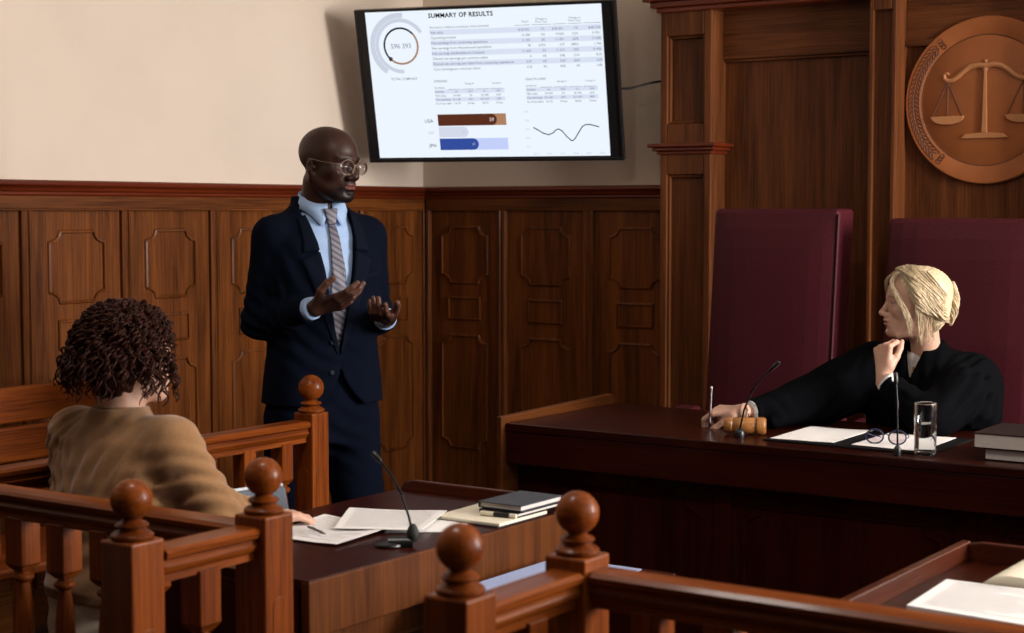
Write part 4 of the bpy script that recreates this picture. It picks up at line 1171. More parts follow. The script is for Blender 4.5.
def join(parts):
    Vs, Fs, Cs, n = [], [], [], 0
    for V, Fc, C_ in parts:
        Vs.append(V); Fs.append(np.asarray(Fc) + n); Cs.append(C_); n += len(V)
    return np.concatenate(Vs), np.concatenate(Fs), np.concatenate(Cs)
def flatcol(V, c): return np.tile(np.array(c, float), (len(V), 1))
def folds(specs):
    """cloth folds: each spec (centre, radius, direction, wavelength, depth, waviness)"""
    S_ = [(A3(c), r, A3(d) / np.linalg.norm(d), w, dep, wob) for c, r, d, w, dep, wob in specs]
    def f(P):
        out = np.zeros(P.shape[:-1], dtype=np.float32)
        for c, r, d, w, dep, wob in S_:
            q = P - c; g = np.exp(-(q * q).sum(-1) / (r * r))
            u = q @ d
            ph = u * (2 * np.pi / w) + wob * np.sin(q[..., 0] * 21 + q[..., 2] * 13) + wob * .7 * np.sin(q[..., 1] * 29 - q[..., 2] * 17 + 1.3)
            out += g * dep * np.sin(ph)
        return out
    return f
def patch(ops, pts2d, n, lift, thick, direction=(1, 0, 0), far=.4):
    """cloth piece lying on a surface: quad outline of (y, z) corner pairs, projected along x; returns a closed shell"""
    a, b, c, d = [np.array(p, float) for p in pts2d]
    nu, nv = n; U, W = np.meshgrid(np.linspace(0, 1, nu), np.linspace(0, 1, nv), indexing='ij')
    Q = (a * ((1 - U) * (1 - W))[..., None] + b * (U * (1 - W))[..., None] + c * (U * W)[..., None] + d * ((1 - U) * W)[..., None]).reshape(-1, 2)
    P0 = np.stack([np.full(len(Q), far), Q[:, 0], Q[:, 1]], 1)
    S0 = project(ops, P0, (-1, 0, 0), far * 1.6)
    top = S0 + np.array([lift + thick, 0, 0]); bot = S0 + np.array([lift, 0, 0])
    V = np.concatenate([top, bot]); N = len(top); fs = []
    for i in range(nu - 1):
        for j in range(nv - 1):
            q = i * nv + j; fs.append((q, q + nv, q + nv + 1, q + 1)); fs.append((N + q, N + q + 1, N + q + nv + 1, N + q + nv))
    for i in range(nu - 1):
        q = i * nv; fs.append((q, N + q, N + q + nv, q + nv)); q = i * nv + nv - 1; fs.append((q, q + nv, N + q + nv, N + q))
    for j in range(nv - 1):
        q = j; fs.append((q, q + 1, N + q + 1, N + q)); q = (nu - 1) * nv + j; fs.append((q, N + q, N + q + 1, q + 1))
    return V, np.array(fs)
# ================================================================== THE STANDING MAN
M['skin_dark'] = tinted('dark_skin', .46, noise=.12, scale=35, bump=.06, spec=.30)
M['navy'] = plain('navy_wool', (0.0024, 0.0040, 0.0098), 0.95, noise=0.10, scale=300, bump=.08, spec=.05)
M['shirt_blue'] = plain('pale_blue_cotton', (0.30, 0.43, 0.66), 0.75, noise=0.04, scale=200)
M['shoe_black'] = plain('black_shoe_leather', (0.006, 0.005, 0.005), 0.3, noise=.1, coat=.4)
def striped(name):
    m, nt, b = new_mat(name)
    tc = nt.nodes.new('ShaderNodeTexCoord'); mp = nt.nodes.new('ShaderNodeMapping'); mp.inputs['Rotation'].default_value = (math.radians(32), 0, 0)
    w = nt.nodes.new('ShaderNodeTexWave'); w.wave_type = 'BANDS'; w.bands_direction = 'Z'; w.inputs['Scale'].default_value = 19; w.inputs['Distortion'].default_value = 0
    nt.links.new(tc.outputs['Object'], mp.inputs[0]); nt.links.new(mp.outputs[0], w.inputs['Vector'])
    r = nt.nodes.new('ShaderNodeValToRGB'); r.color_ramp.interpolation = 'CONSTANT'
    cs = [(0, (0.040, 0.040, 0.070)), (.30, (0.110, 0.102, 0.135)), (.55, (0.29, 0.28, 0.31)), (.66, (0.075, 0.068, 0.09)), (.88, (0.17, 0.155, 0.185))]
    el = r.color_ramp.elements; el[0].color = (*cs[0][1], 1); el[1].position = cs[1][0]; el[1].color = (*cs[1][1], 1)
    for p, c in cs[2:]: e = el.new(p); e.color = (*c, 1)
    nt.links.new(w.outputs['Fac'], r.inputs[0]); nt.links.new(r.outputs[0], b.inputs['Base Color']); b.inputs['Roughness'].default_value = .55
    return m
M['tie'] = striped('striped_silk')

M['frame_gold'] = plain('dull_gold_frame', (0.30, 0.21, 0.17), 0.35, metal=.8, noise=0.05)
YAW_M = math.radians(-25.5)
man = thing('person', 'standing person in a navy suit, blue shirt and striped tie, both hands held out open', 'person', (-3.507, 4.020, 0))
man.rotation_euler = (0, 0, YAW_M)
HM, HR = (.060, .004, 1.686), rotm(math.radians(25), math.radians(5), math.radians(0))
SK, SKL, LIP = (0.034, 0.0125, 0.0078), (0.15, 0.064, 0.042), (0.16, 0.052, 0.045)
neck_b = HR.T @ (np.array((-.012, 0, 1.48)) - np.array(HM))
ops = head_ops(jaw=1.16, nose=1.25, lips=1.35, brow=1.15, mouth_open=.0015, ear=.80, wide=1.07) + neck_ops(tuple(neck_b), .056, .068, .016)
V, Fc = surface(ops, (-.17, -.11, -.27), (.14, .11, .135), .0027)
col = flatcol(V, SK)
x, y, z = V.T
nzr = np.sin(x * 900) * np.sin(y * 800 + 1) * np.sin(z * 1000 + 2)
beard = np.clip((-.056 - .38 * np.maximum(np.abs(y) - .022, 0) - z) / .014, 0, 1) * np.clip((x - .030) / .030, 0, 1) * np.clip((z + .132) / .012, 0, 1)
must = np.exp(-((z + .050) / .0050) ** 2) * (x > .085) * (np.abs(y) < .026)
under = np.exp(-((z + .085) / .006) ** 2) * (x > .085) * (np.abs(y) < .014)
bm_ = np.clip(np.maximum.reduce([beard * (1 - .25 * (nzr > 0)), must * .85, under]), 0, 1)[:, None]
lipm = (np.exp(-(((z + .0650) / .0095) ** 4)) * np.exp(-((y / .0225) ** 6)) * (x > .093))[:, None]
browm = (np.exp(-(((z - .0265 + .25 * np.maximum(np.abs(y) - .03, 0)) / .0035) ** 2)) * (np.abs(y) > .014) * (np.abs(y) < .048) * (x > .06))[:, None]
col = col * (1 - bm_) + np.array((.0035, .0022, .0018)) * bm_
col = col * (1 - lipm) + np.array(LIP) * lipm
col = col * (1 - .8 * browm) + np.array((.006, .004, .003)) * .8 * browm
parts_ = [(place(V, HR, HM), Fc, col)]
# hands: palms up
def palm_color(L_):
    c = flatcol(L_, SK); k = np.clip((-L_[:, 2] - .004) / .010, 0, 1)[:, None] * .55
    return c * (1 - k) + np.array(SKL) * k
# right hand: fingers out to his left front, thumb up
Rr = frame((.72, .60, .22), (.50, -.40, -.76))
rw = (.218, -.112, 1.240)
Vh, Fh, Lh = hand_mesh([(.20, .30, .18), (.26, .34, .2), (.36, .42, .25), (.48, .5, .3)], 1, Rr, rw, .94, spread=.035, thumb=(.80, .45, .45), fat=1.13, forearm=.008)
parts_.append((Vh, Fh, palm_color(Lh)))
Rl = frame((.76, -.62, .04), (.02, .05, -1))
lw = (.200, .138, 1.200)
Vh, Fh, Lh = hand_mesh([(.22, .50, .30), (.40, .60, .35), (.50, .65, .4), (.62, .65, .4)], -1, Rl, lw, .95, spread=.05, thumb=(.50, .55, .15), fat=1.13, forearm=.008)
parts_.append((Vh, Fh, palm_color(Lh)))
# the rest of the body under the clothes
SH = {'r': ((-.010, -.158, 1.452), (-.035, -.200, 1.185), (.190, -.120, 1.236)), 'l': ((-.010, .162, 1.450), (-.035, .208, 1.185), (.176, .142, 1.196))}
tab_body = [(.86, .13, .10, 0), (.95, .15, .11, 0), (1.10, .135, .09, .01), (1.30, .15, .10, .005), (1.42, .14, .085, 0), (1.47, .06, .05, -.01)]
bo = [('+', 0, s_torso(tab_body))]
for k in 'rl':
    s_, e_, w_ = SH[k]
    bo += [('+', .03, s_cap(s_, e_, .046, .036)), ('+', .02, s_cap(e_, w_, .036, .024))]
LEG = {'r': ((0, -.095, .90), (.02, -.135, .50), (-.01, -.150, .09)), 'l': ((0, .095, .90), (.03, .125, .50), (.01, .140, .09))}
for k in 'rl':
    a, b, c = LEG[k]; bo += [('+', .04, s_cap(a, b, .075, .050)), ('+', .02, s_cap(b, c, .050, .032))]
V, Fc = surface(bo, (-.2, -.32, .03), (.25, .32, 1.52), .011)
parts_.append((V, Fc, flatcol(V, SK)))
V, Fc, C_ = join(parts_)
body = skin_mesh('body', V, Fc, M['skin_dark'], man, C_)
eyes(body, HR, HM)
# ---- shirt
tab_s = [(.98, .165, .120, .0), (1.12, .155, .112, .008), (1.25, .168, .122, .008), (1.35, .175, .128, .005), (1.45, .150, .105, 0), (1.505, .10, .084, -.010), (1.545, .070, .072, -.010)]
shirt_ops = [('+', 0, s_torso(tab_s, 2.2)), ('d', 0, folds([((.12, .03, 1.30), .12, (0, .8, .6), .05, .0022, 1.0)]))]
V, Fc = surface(shirt_ops, (-.16, -.2, .97), (.18, .2, 1.55), .006)
shirt = skin_mesh('shirt', V, Fc, M['shirt_blue'], man)
def band(name, ring_bot, ring_top, mat, parent, thick=.0022, matw=None):
    n = len(ring_bot); V = [list(p) for p in ring_bot] + [list(p) for p in ring_top]
    F_ = [(i, i + 1, n + i + 1, n + i) for i in range(n - 1)]
    o = skin_mesh(name, V, F_, mat, parent)
    so = o.modifiers.new('cloth', 'SOLIDIFY'); so.thickness = thick; so.offset = 1
    return o
# collar stand and the two turned-down leaves
ncx = lambda z_: .006 + (z_ - 1.52) * .5
bot, top_, l0, l1, l2 = [], [], [], [], []
NC = 40
for k in range(NC + 1):
    t = math.radians(6 + (354 - 6) * k / NC); c_, s_ = math.cos(t), math.sin(t); back_ = (1 - c_) / 2
    zt = 1.560 + .040 * back_; r_ = .0665
    cx = -.004 + (zt - 1.52) * .10
    bot.append((cx - .012 + .076 * c_, .074 * s_, zt - .04)); top_.append((cx + r_ * c_, r_ * s_, zt + .004))
    front = max(0, c_) ** 5
    l0.append((cx + (r_ + .003) * c_, (r_ + .003) * s_, zt + .006))
    l1.append((cx + (r_ + .010) * c_, (r_ + .011) * s_, zt - .014 - .012 * front))
    l2.append((cx - .002 + (r_ + .014 + .014 * front) * c_, (r_ + .018) * s_ + math.copysign(.022 * front, s_), zt - .032 - .040 * front))
band('collar_stand', bot, top_, M['shirt_blue'], shirt, .002)
half = NC // 2
for a, b in ((0, half + 1), (half, NC + 1)):
    V_ = l0[a:b] + l1[a:b] + l2[a:b]; n = b - a
    o = skin_mesh('collar_leaf', V_, [(r * n + i, r * n + i + 1, (r + 1) * n + i + 1, (r + 1) * n + i) for r in (0, 1) for i in range(n - 1)], M['shirt_blue'], shirt)
    so = o.modifiers.new('cloth', 'SOLIDIFY'); so.thickness = .0028; so.offset = 0
# ---- tie
tie = None
V, Fc = patch(shirt_ops, [(-.013, 1.492), (.013, 1.492), (.037, 1.14), (-.037, 1.14)], (9, 30), .004, .005)
V2, F2 = patch(shirt_ops, [(-.037, 1.14), (.037, 1.14), (.002, 1.055), (-.002, 1.055)], (9, 10), .004, .005)
V = np.concatenate([V, V2]); Fc = np.concatenate([Fc, F2 + len(V) - len(V2)])
tie = skin_mesh('tie', V, Fc, M['tie'], man)
m = MB(); kz = 1.545; kx = float(project(shirt_ops, [(.4, 0, 1.497)], (-1, 0, 0), .6)[0][0])
m.add([(kx - .006, -.024, kz), (kx - .006, .024, kz), (kx + .006, .024, kz), (kx + .006, -.024, kz), (kx + .002, -.0140, 1.492), (kx + .002, .0140, 1.492), (kx + .016, .0125, 1.495), (kx + .016, -.0125, 1.495)],
      [(0, 1, 2, 3), (7, 6, 5, 4), (3, 2, 6, 7), (0, 4, 5, 1), (1, 5, 6, 2), (0, 3, 7, 4)])
k_ = skin_mesh('tie_knot', m.v, m.f, M['tie'], tie); b_m = k_.modifiers.new('bevel', 'BEVEL'); b_m.width = .004; b_m.segments = 3
# tie bar
tx = float(project(shirt_ops, [(.4, 0, 1.235)], (-1, 0, 0), .6)[0][0]) + .010
m = MB().box(tx, tx + .003, -.030, .020, 1.233, 1.238); skin_mesh('tie_bar', m.v, m.f, M['steel'], tie)
# ---- jacket
APEX, TOPV, HWV = 1.075, 1.55, .086
tab_j = [(.925, .198, .150, .0), (1.00, .192, .145, .002), (1.12, .176, .132, .008), (1.25, .186, .139, .008), (1.35, .197, .145, .004), (1.44, .190, .128, -.002), (1.495, .148, .104, -.014), (1.53, .102, .090, -.022), (1.56, .084, .084, -.028), (1.585, .078, .080, -.034)]
jo = [('+', 0, s_torso(tab_j, 2.3))]
for k, sd in (('r', -1), ('l', 1)):
    s_, e_, w_ = SH[k]
    jo += [('+', .035, s_cap((-.015, sd * .085, 1.495), (s_[0], s_[1], s_[2] + .006), .048, .060))]
    jo += [('+', .03, s_cap(s_, e_, .065, .054))]
    jo += [('+', .02, s_cap(e_, w_, .055, .040))]
jo += [('d', 0, folds([((.0, -.235, 1.20), .10, (.3, .2, 1), .045, .0042, 1.0), ((.0, .25, 1.20), .10, (.3, -.2, 1), .045, .0042, 1.0), ((.08, -.19, 1.22), .08, (1, .3, .3), .04, .0035, 1.2), ((.09, .20, 1.2), .08, (1, -.3, .3), .04, .0035, 1.2),
                       ((.12, -.05, 1.12), .12, (.1, .55, 1), .06, .0035, 1.0), ((.10, -.12, 1.33), .10, (.2, 1, .6), .06, .0025, .8), ((0, 0, 1.0), .2, (0, 1, .1), .11, .0025, .5)]))]
def jacket_cut(P):
    x, y, z = P[..., 0], P[..., 1], P[..., 2]
    w = np.clip((z - APEX) / (TOPV - APEX), 0, 1) * HWV
    v = np.maximum(np.maximum(np.abs(y) - w, APEX - z), -x + .02)      # opening in front
    # cutaway below the button
    w2 = np.clip((1.06 - z) / .14, 0, 1) ** 2.0 * .085
    v2 = np.maximum(np.maximum(np.abs(y - .005) - w2, z - 1.06), -x + .03)
    return np.minimum(v, v2)
base_j = list(jo)
jo += [('-', .004, jacket_cut), ('-', 0, s_cap((-.004, 0, 1.48), (.045, 0, 1.62), .070, .076)), ('-', 0, s_cap((0, 0, .80), (0, 0, .93), .115, .115))]
for k in 'rl':
    w_ = A3(SH[k][2]); d = w_ - A3(SH[k][1]); d = d / np.linalg.norm(d)
    jo += [('&', 0, (lambda w0, d0: (lambda P: np.where(np.linalg.norm(P - w0, axis=-1) < .09, (P - w0) @ d0 + .006, -1.0)))(w_, d))]
V, Fc = surface(jo, (-.22, -.36, .90), (.30, .36, 1.61), .0055)
jacket = skin_mesh('jacket', V, Fc, M['navy'], man)
M['navy_lapel'] = plain('navy_wool_lapel', (0.0029, 0.0047, 0.0112), 0.9, noise=0.10, scale=300, bump=.08, spec=.07)
for sd in (-1, 1):
    def q(y_, z_): return (sd * y_, z_)
    wz = lambda z_: (z_ - APEX) / (TOPV - APEX) * HWV
    pc = [q(wz(1.09) , 1.09), q(wz(1.41), 1.41), q(wz(1.41) + .060, 1.385), q(wz(1.09) + .006, 1.088)]
    V, Fc = patch(base_j, pc, (24, 7), .0015, .003); skin_mesh('lapel', V, Fc, M['navy_lapel'], jacket)
    pc = [q(wz(1.415), 1.415), q(wz(1.525) - .004, 1.525), q(wz(1.525) + .020, 1.515), q(wz(1.415) + .050, 1.408)]
    V, Fc = patch(base_j, pc, (12, 7), .0025, .003); skin_mesh('jacket_collar', V, Fc, M['navy_lapel'], jacket)
    bx_ = float(project(base_j, [(.4, sd * .02, 1.10)], (-1, 0, 0), .6)[0][0])
by_ = project(base_j, [(.4, -.024, 1.125), (.4, -.030, 1.03)], (-1, 0, 0), .6)
for p in by_:
    m = MB(); m.lathe([(.0085, 0), (.009, .002), (.0075, .0035), (.002, .003)], (0, 0, 0), 18, 'x'); skin_mesh('jacket_button', np.array(m.v) + p, m.f, M['navy_button'], jacket)
pk = [(.085, 1.335), (.150, 1.345), (.150, 1.330), (.085, 1.320)]
V, Fc = patch(base_j, pk, (10, 4), .001, .002); skin_mesh('breast_pocket', V, Fc, M['navy_lapel'], jacket)
for k in 'rl':
    w_, e_ = Vector(SH[k][2]), Vector(SH[k][1]); d = (w_ - e_).normalized()
    m = MB(); m.tube([w_ - d * .03, w_ + d * .004, w_ + d * .016, w_ + d * .017, w_ - d * .01], [.037, .036, .035, .0325, .032], 28)
    skin_mesh('shirt_cuff', m.v, m.f, M['shirt_blue'], shirt)
# wrist watch on his left wrist
w_, e_ = Vector(SH['l'][2]), Vector(SH['l'][1]); d = (w_ - e_).normalized()
m = MB(); m.tube([w_ + d * .017, w_ + d * .021, w_ + d * .028, w_ + d * .031], [.026, .0285, .0285, .026], 24)
watch = skin_mesh('watch', m.v, m.f, M['steel'], man)
# ---- trousers
to = [('+', 0, s_torso([(.80, .150, .105, 0), (.90, .170, .125, 0), (1.03, .158, .118, .004)], 2.2))]
for k in 'rl':
    a, b, c = LEG[k]; to += [('+', .05, s_cap((a[0], a[1] * .95, .86), b, .098, .082)), ('+', .03, s_cap(b, c, .082, .068))]
to += [('d', 0, folds([((.05, -.12, .5), .12, (.2, .2, 1), .05, .005, .8), ((.05, .12, .5), .12, (.2, -.2, 1), .05, .005, .8), ((.05, .0, .84), .13, (.2, .6, 1), .06, .005, .8), ((.02, .13, .12), .10, (0, 0, 1), .045, .006, .8), ((.02, -.13, .12), .10, (0, 0, 1), .045, .006, .8)]))]
def floorcut(P): return .035 - P[..., 2]
to += [('&', 0, floorcut)]
V, Fc = surface(to, (-.25, -.33, .02), (.25, .33, 1.04), .009)
skin_mesh('trousers', V, Fc, M['navy'], man)
for k in 'rl':
    fx, fy = LEG[k][2][0], LEG[k][2][1]; sgn = 1 if k == 'l' else -1
    so_ = [('+', 0, s_ell((fx + .02, fy, .045), (.075, .042, .045))), ('+', .04, s_ell((fx + .12, fy + sgn * .012, .032), (.080, .045, .032))), ('+', .03, s_cap((fx - .02, fy, .04), (fx - .01, fy, .10), .040, .042)), ('&', 0, lambda P: .002 - P[..., 2])]
    V, Fc = surface(so_, (fx - .12, fy - .09, -.005), (fx + .24, fy + .09, .16), .006); skin_mesh('shoe', V, Fc, M['shoe_black'], man)
# ---- spectacles worn on the face
gl_ = MB()
def gpt(p): return tuple(HR @ np.array(p) + np.array(HM))
for sd in (1, -1):
    gl_.tube([gpt((.113 - .012 * abs(sd * (.033 + .024 * math.cos(t)) / .057) ** 2, sd * (.0345 + .0265 * math.cos(t)), -.005 + .0235 * math.sin(t) - .001 * math.cos(2 * t))) for t in [2 * math.pi * k / 28 for k in range(28)]], .0008, 6, closed=True)
gl_.tube([gpt((.114, .009, .003)), gpt((.118, 0, .006)), gpt((.114, -.009, .003))], .0011, 6)
sp_ = skin_mesh('spectacles', gl_.v, gl_.f, M['frame_gold'], man)
for sd in (1, -1):
    t_ = MB(); t_.tube([gpt((.101, sd * .060, .004)), gpt((.088, sd * .074, .006)), gpt((.04, sd * .0795, .008)), gpt((-.004, sd * .0815, .014)), gpt((-.022, sd * .080, .002))], .0012, 6)
    skin_mesh('temple_arm', t_.v, t_.f, M['frame_gold'], sp_)
    t_ = MB(); t_.lathe([(.0001, -.0004), (.0255, -.0004), (.0255, .0004), (.0001, .0004)], (0, 0, 0), 28, 'x')
    vv = [gpt((.110 + a, sd * .033 + b, -.004 + c * .87)) for a, b, c in t_.v]; skin_mesh('lens', vv, t_.f, M['lens'], sp_)
# ================================================================== THE JUDGE
M['skin_fair'] = tinted('fair_skin', .45, sss=.12, noise=.06, scale=40, bump=.05)
M['robe'] = plain('black_robe_cloth', (0.0016, 0.0018, 0.0026), 0.9, noise=0.10, scale=200, bump=.05, spec=.04)
M['white_cotton'] = plain('white_cotton', (0.62, 0.60, 0.58), 0.8, noise=0.03, scale=150)
M['blonde'] = plain('blonde_hair', (0.56, 0.44, 0.28), 0.45, noise=0.30, scale=170, spec=.4, stretch=(1, 1, .25))
M['blonde_dark'] = plain('blonde_hair_roots', (0.26, 0.165, 0.075), 0.5, noise=0.3, scale=150)
jd = thing('person', 'seated person in a black robe with pinned-up blonde hair, fist under the chin', 'person', (-1.949, 5.2735, 0))
jd.rotation_euler = (0, 0, math.radians(-90))
SF, SFR, LF = (0.53, 0.31, 0.225), (0.58, 0.28, 0.21), (0.42, 0.13, 0.11)
JH, JS = (.118, -.004, 1.236), .955
JR = frame((.566, -.824, .02), (.04, -.02, 1))
nb = (JR.T @ (np.array((.045, .01, 1.05)) - np.array(JH))) / JS
ops = head_ops(jaw=.90, nose=.92, lips=.85, brow=.55, cheek=1.0) + neck_ops(tuple(nb), .046, .052)
V, Fc = surface(ops, (-.17, -.12, -.25), (.14, .12, .13), .0027)
x, y, z = V.T
col = flatcol(V, SF)
ck = (np.exp(-(((x - .06) / .03) ** 2 + ((np.abs(y) - .045) / .02) ** 2 + ((z + .025) / .022) ** 2)))[:, None] * .6
col = col * (1 - ck) + np.array(SFR) * ck
lipm = (np.exp(-(((z + .0645) / .0085) ** 4)) * np.exp(-((y / .0215) ** 6)) * (x > .091))[:, None]
col = col * (1 - lipm) + np.array(LF) * lipm
bw = (np.exp(-(((z - .0260 + .22 * np.maximum(np.abs(y) - .03, 0)) / .0028) ** 2)) * (np.abs(y) > .014) * (np.abs(y) < .048) * (x > .06))[:, None] * .7
col = col * (1 - bw) + np.array((.10, .055, .03)) * bw
lash = (np.exp(-(((z - .0045) / .0022) ** 2)) * (np.abs(np.abs(y) - .032) < .015) * (x > .068))[:, None] * .8
col = col * (1 - lash) + np.array((.02, .012, .01)) * lash
pj_ = [(place(V, JR, JH, JS), Fc, col)]
def hand_tint(L_):
    c = flatcol(L_, SF); k = np.clip((L_[:, 0] - .07) / .08, 0, 1)[:, None] * .35
    return c * (1 - k) + np.array(SFR) * k
# left fist under the chin: fingers folded, back of the hand outwards
LW = (.245, -.058, 1.020)
RL_ = frame((-.10, -.10, 1.0), (.86, -.25, .12))
Vh, Fh, Lh = hand_mesh([(1.15, 1.35, .7), (1.25, 1.4, .75), (1.3, 1.45, .8), (1.35, 1.45, .8)], -1, RL_, LW, .93, spread=.03, thumb=(.35, .75, .35))
pj_.append((Vh, Fh, hand_tint(Lh)))
# right hand resting on the bench, pinching the pen
RW = (.462, -.462, .888)
RR_ = frame((.14, -.97, -.02), (.30, .05, 1))
Vh, Fh, Lh = hand_mesh([(.55, .95, .45), (.65, 1.0, .5), (.75, 1.0, .6), (.9, 1.05, .6)], 1, RR_, RW, .93, spread=.05, thumb=(.30, .75, .0), forearm=.012)
pj_.append((Vh, Fh, hand_tint(Lh)))
JSH = {'r': ((.040, -.165, 1.020), (.245, -.345, .905), (.434, -.430, .886)), 'l': ((-.002, .150, .992), (.265, .105, .872), (.248, -.040, .985))}
bo = [('+', 0, s_torso([(.46, .15, .11, -.04), (.60, .14, .10, -.03), (.80, .14, .095, .0), (.98, .14, .085, .03), (1.05, .06, .05, .035)]))]
for k in 'rl':
    s_, e_, w_ = JSH[k]; bo += [('+', .03, s_cap(s_, e_, .040, .033)), ('+', .02, s_cap(e_, w_, .033, .023))]
for sd in (1, -1): bo += [('+', .05, s_cap((0, sd * .09, .52), (.36, sd * .12, .52), .075, .055)), ('+', .03, s_cap((.36, sd * .12, .52), (.33, sd * .12, .09), .052, .033))]
V, Fc = surface(bo, (-.2, -.48, .03), (.5, .3, 1.08), .011)
pj_.append((V, Fc, flatcol(V, SF)))
V, Fc, C_ = join(pj_)
jbody = skin_mesh('body', V, Fc, M['skin_fair'], jd, C_)
eyes(jbody, JR, JH, JS, iris=(.05, .08, .10))
# ---- robe
ro = [('+', 0, s_torso([(.30, .24, .20, .02), (.50, .24, .20, .02), (.70, .205, .165, .0), (.85, .200, .150, .012), (.95, .192, .138, .02), (1.01, .160, .116, .028), (1.055, .110, .092, .034), (1.090, .070, .073, .036), (1.112, .062, .068, .038)], 2.2))]
def arm(k, r0, r1, r2):
    s_, e_, w_ = JSH[k]
    return [('+', .05, s_cap((.03, s_[1] * .5, 1.030), s_, .050, r0)), ('+', .05, s_cap(s_, e_, r0 + .008, r1)), ('+', .04, s_cap(e_, w_, r1, r2))]
ro += arm('r', .066, .062, .040) + arm('l', .066, .058, .040)
# hanging fullness of the wide sleeves
ro += [('+', .05, s_cap((.14, -.26, .95), (.34, -.37, .890), .066, .040)), ('+', .06, s_cap((.10, -.20, .98), (.20, -.28, .90), .075, .070)), ('+', .06, s_cap((.12, .15, .95), (.22, .13, .90), .075, .055)), ('+', .05, s_cap((.0, .178, .95), (.03, .190, .88), .060, .062))]
ro += [('+', .03, s_cap((.10, -.225, .925), (.42, -.36, .855), .05, .022))]
ro += [('d', 0, folds([((.03, .19, 1.00), .11, (.35, 1, .25), .030, .0055, .7), ((.04, -.17, 1.01), .10, (.35, 1, .1), .032, .0045, .7), ((.20, -.28, .93), .12, (1, .6, .5), .050, .0075, .9),
                       ((.15, .17, .93), .12, (.6, -.4, 1), .045, .0070, .9), ((.14, .0, .88), .14, (.1, 1, .25), .045, .0050, .8), ((.25, .05, .95), .08, (.2, .4, 1), .035, .0045, 1.0), ((.03, .2, .88), .10, (1, .2, .4), .045, .0065, .8), ((.40, -.40, .88), .08, (1, .3, .1), .035, .0045, .9)]))]
def benchcut(P):   # cloth rests on the bench top
    x_, z_ = P[..., 0], P[..., 2]
    return np.where(x_ > .066, (BZ + .003) - z_, (x_ - .068) * np.where(z_ < BZ, 1.0, 0) - np.where(z_ < BZ, 0, 1.0))
ro += [('&', 0, benchcut)]
nl = A3((.045, .008, 1.068)); nd = A3((.12, -.03, 1)); nd /= np.linalg.norm(nd)
ro += [('-', .004, s_cap(tuple(nl - nd * .06), tuple(nl + nd * .12), .046, .058))]
def vneck(P):
    x_, y_, z_ = P[..., 0], P[..., 1], P[..., 2]
    w = np.clip((z_ - .985) / .10, 0, 1) * .034
    return np.maximum(np.maximum(np.abs(y_ + .012) - w, .985 - z_), -x_ + .06)
ro += [('-', .005, vneck)]
for k in 'rl':
    w_ = A3(JSH[k][2]); d = w_ - A3(JSH[k][1]); d = d / np.linalg.norm(d)
    ro += [('&', 0, (lambda w0, d0: (lambda P: np.where(np.linalg.norm(P - w0, axis=-1) < .085, (P - w0) @ d0 - .004, -1.0)))(w_, d))]
V, Fc = surface(ro, (-.28, -.48, .28), (.53, .36, 1.13), .0062)
robe = skin_mesh('robe', V, Fc, M['robe'], jd)
# white blouse: body behind the neck opening, standing collar, zip
blo = [('+', 0, s_torso([(.90, .12, .112, .02), (1.00, .12, .098, .03), (1.045, .075, .074, .036), (1.075, .056, .060, .040)], 2.1)), ('-', .003, s_cap(tuple(nl - nd * .02), tuple(nl + nd * .12), .049, .054))]
V, Fc = surface(blo, (-.1, -.14, .90), (.16, .14, 1.09), .005)
blouse = skin_mesh('blouse', V, Fc, M['white_cotton'], jd)
b0, b1 = [], []
e1 = Vector((1, 0, -.12)).normalized(); e2 = Vector((0, 1, .03)).normalized(); C0 = Vector((.048, .004, 1.062))
for k in range(33):
    t = math.radians(16 + 328 * k / 32); c_, s_ = math.cos(t), math.sin(t)
    p = C0 + e1 * (.056 * c_) + e2 * (.054 * s_)
    b0.append(tuple(p + Vector((.010 * c_, 0, -.022)))); b1.append(tuple(p + Vector((-.001, 0, .022 + .012 * (1 - c_) / 2 - .004))))
band('collar', b0, b1, M['white_cotton'], blouse, .003)
m = MB(); px0 = project(blo, [(.4, -.006, 1.03), (.4, -.008, 1.005), (.4, -.010, .985)], (-1, 0, 0), .6)
m.tube([tuple(p + np.array([.003, 0, 0])) for p in px0], .0022, 6); skin_mesh('zip', m.v, m.f, M['gold'], blouse)
for k in 'lr':
    w_, e_ = Vector(JSH[k][2]), Vector(JSH[k][1]); d = (w_ - e_).normalized()
    m = MB(); L0 = .012 if k == 'l' else .006
    m.tube([w_ - d * .03, w_ + d * .004, w_ + d * L0, w_ + d * (L0 + .001), w_ - d * .01], [.036, .036, .0355, .0325, .032], 28)
    skin_mesh('cuff', m.v, m.f, M['white_cotton'], blouse)
# bracelet on the right wrist
w_, e_ = Vector(JSH['r'][2]), Vector(JSH['r'][1]); d = (w_ - e_).normalized(); c0 = w_ + d * .035; u_ = d.orthogonal().normalized(); v_ = d.cross(u_)
m = MB(); m.tube([c0 + (u_ * math.cos(t) + v_ * math.sin(t)) * .0265 for t in [2 * math.pi * k / 28 for k in range(28)]], .0022, 6, closed=True); skin_mesh('bracelet', m.v, m.f, M['gold'], jd)
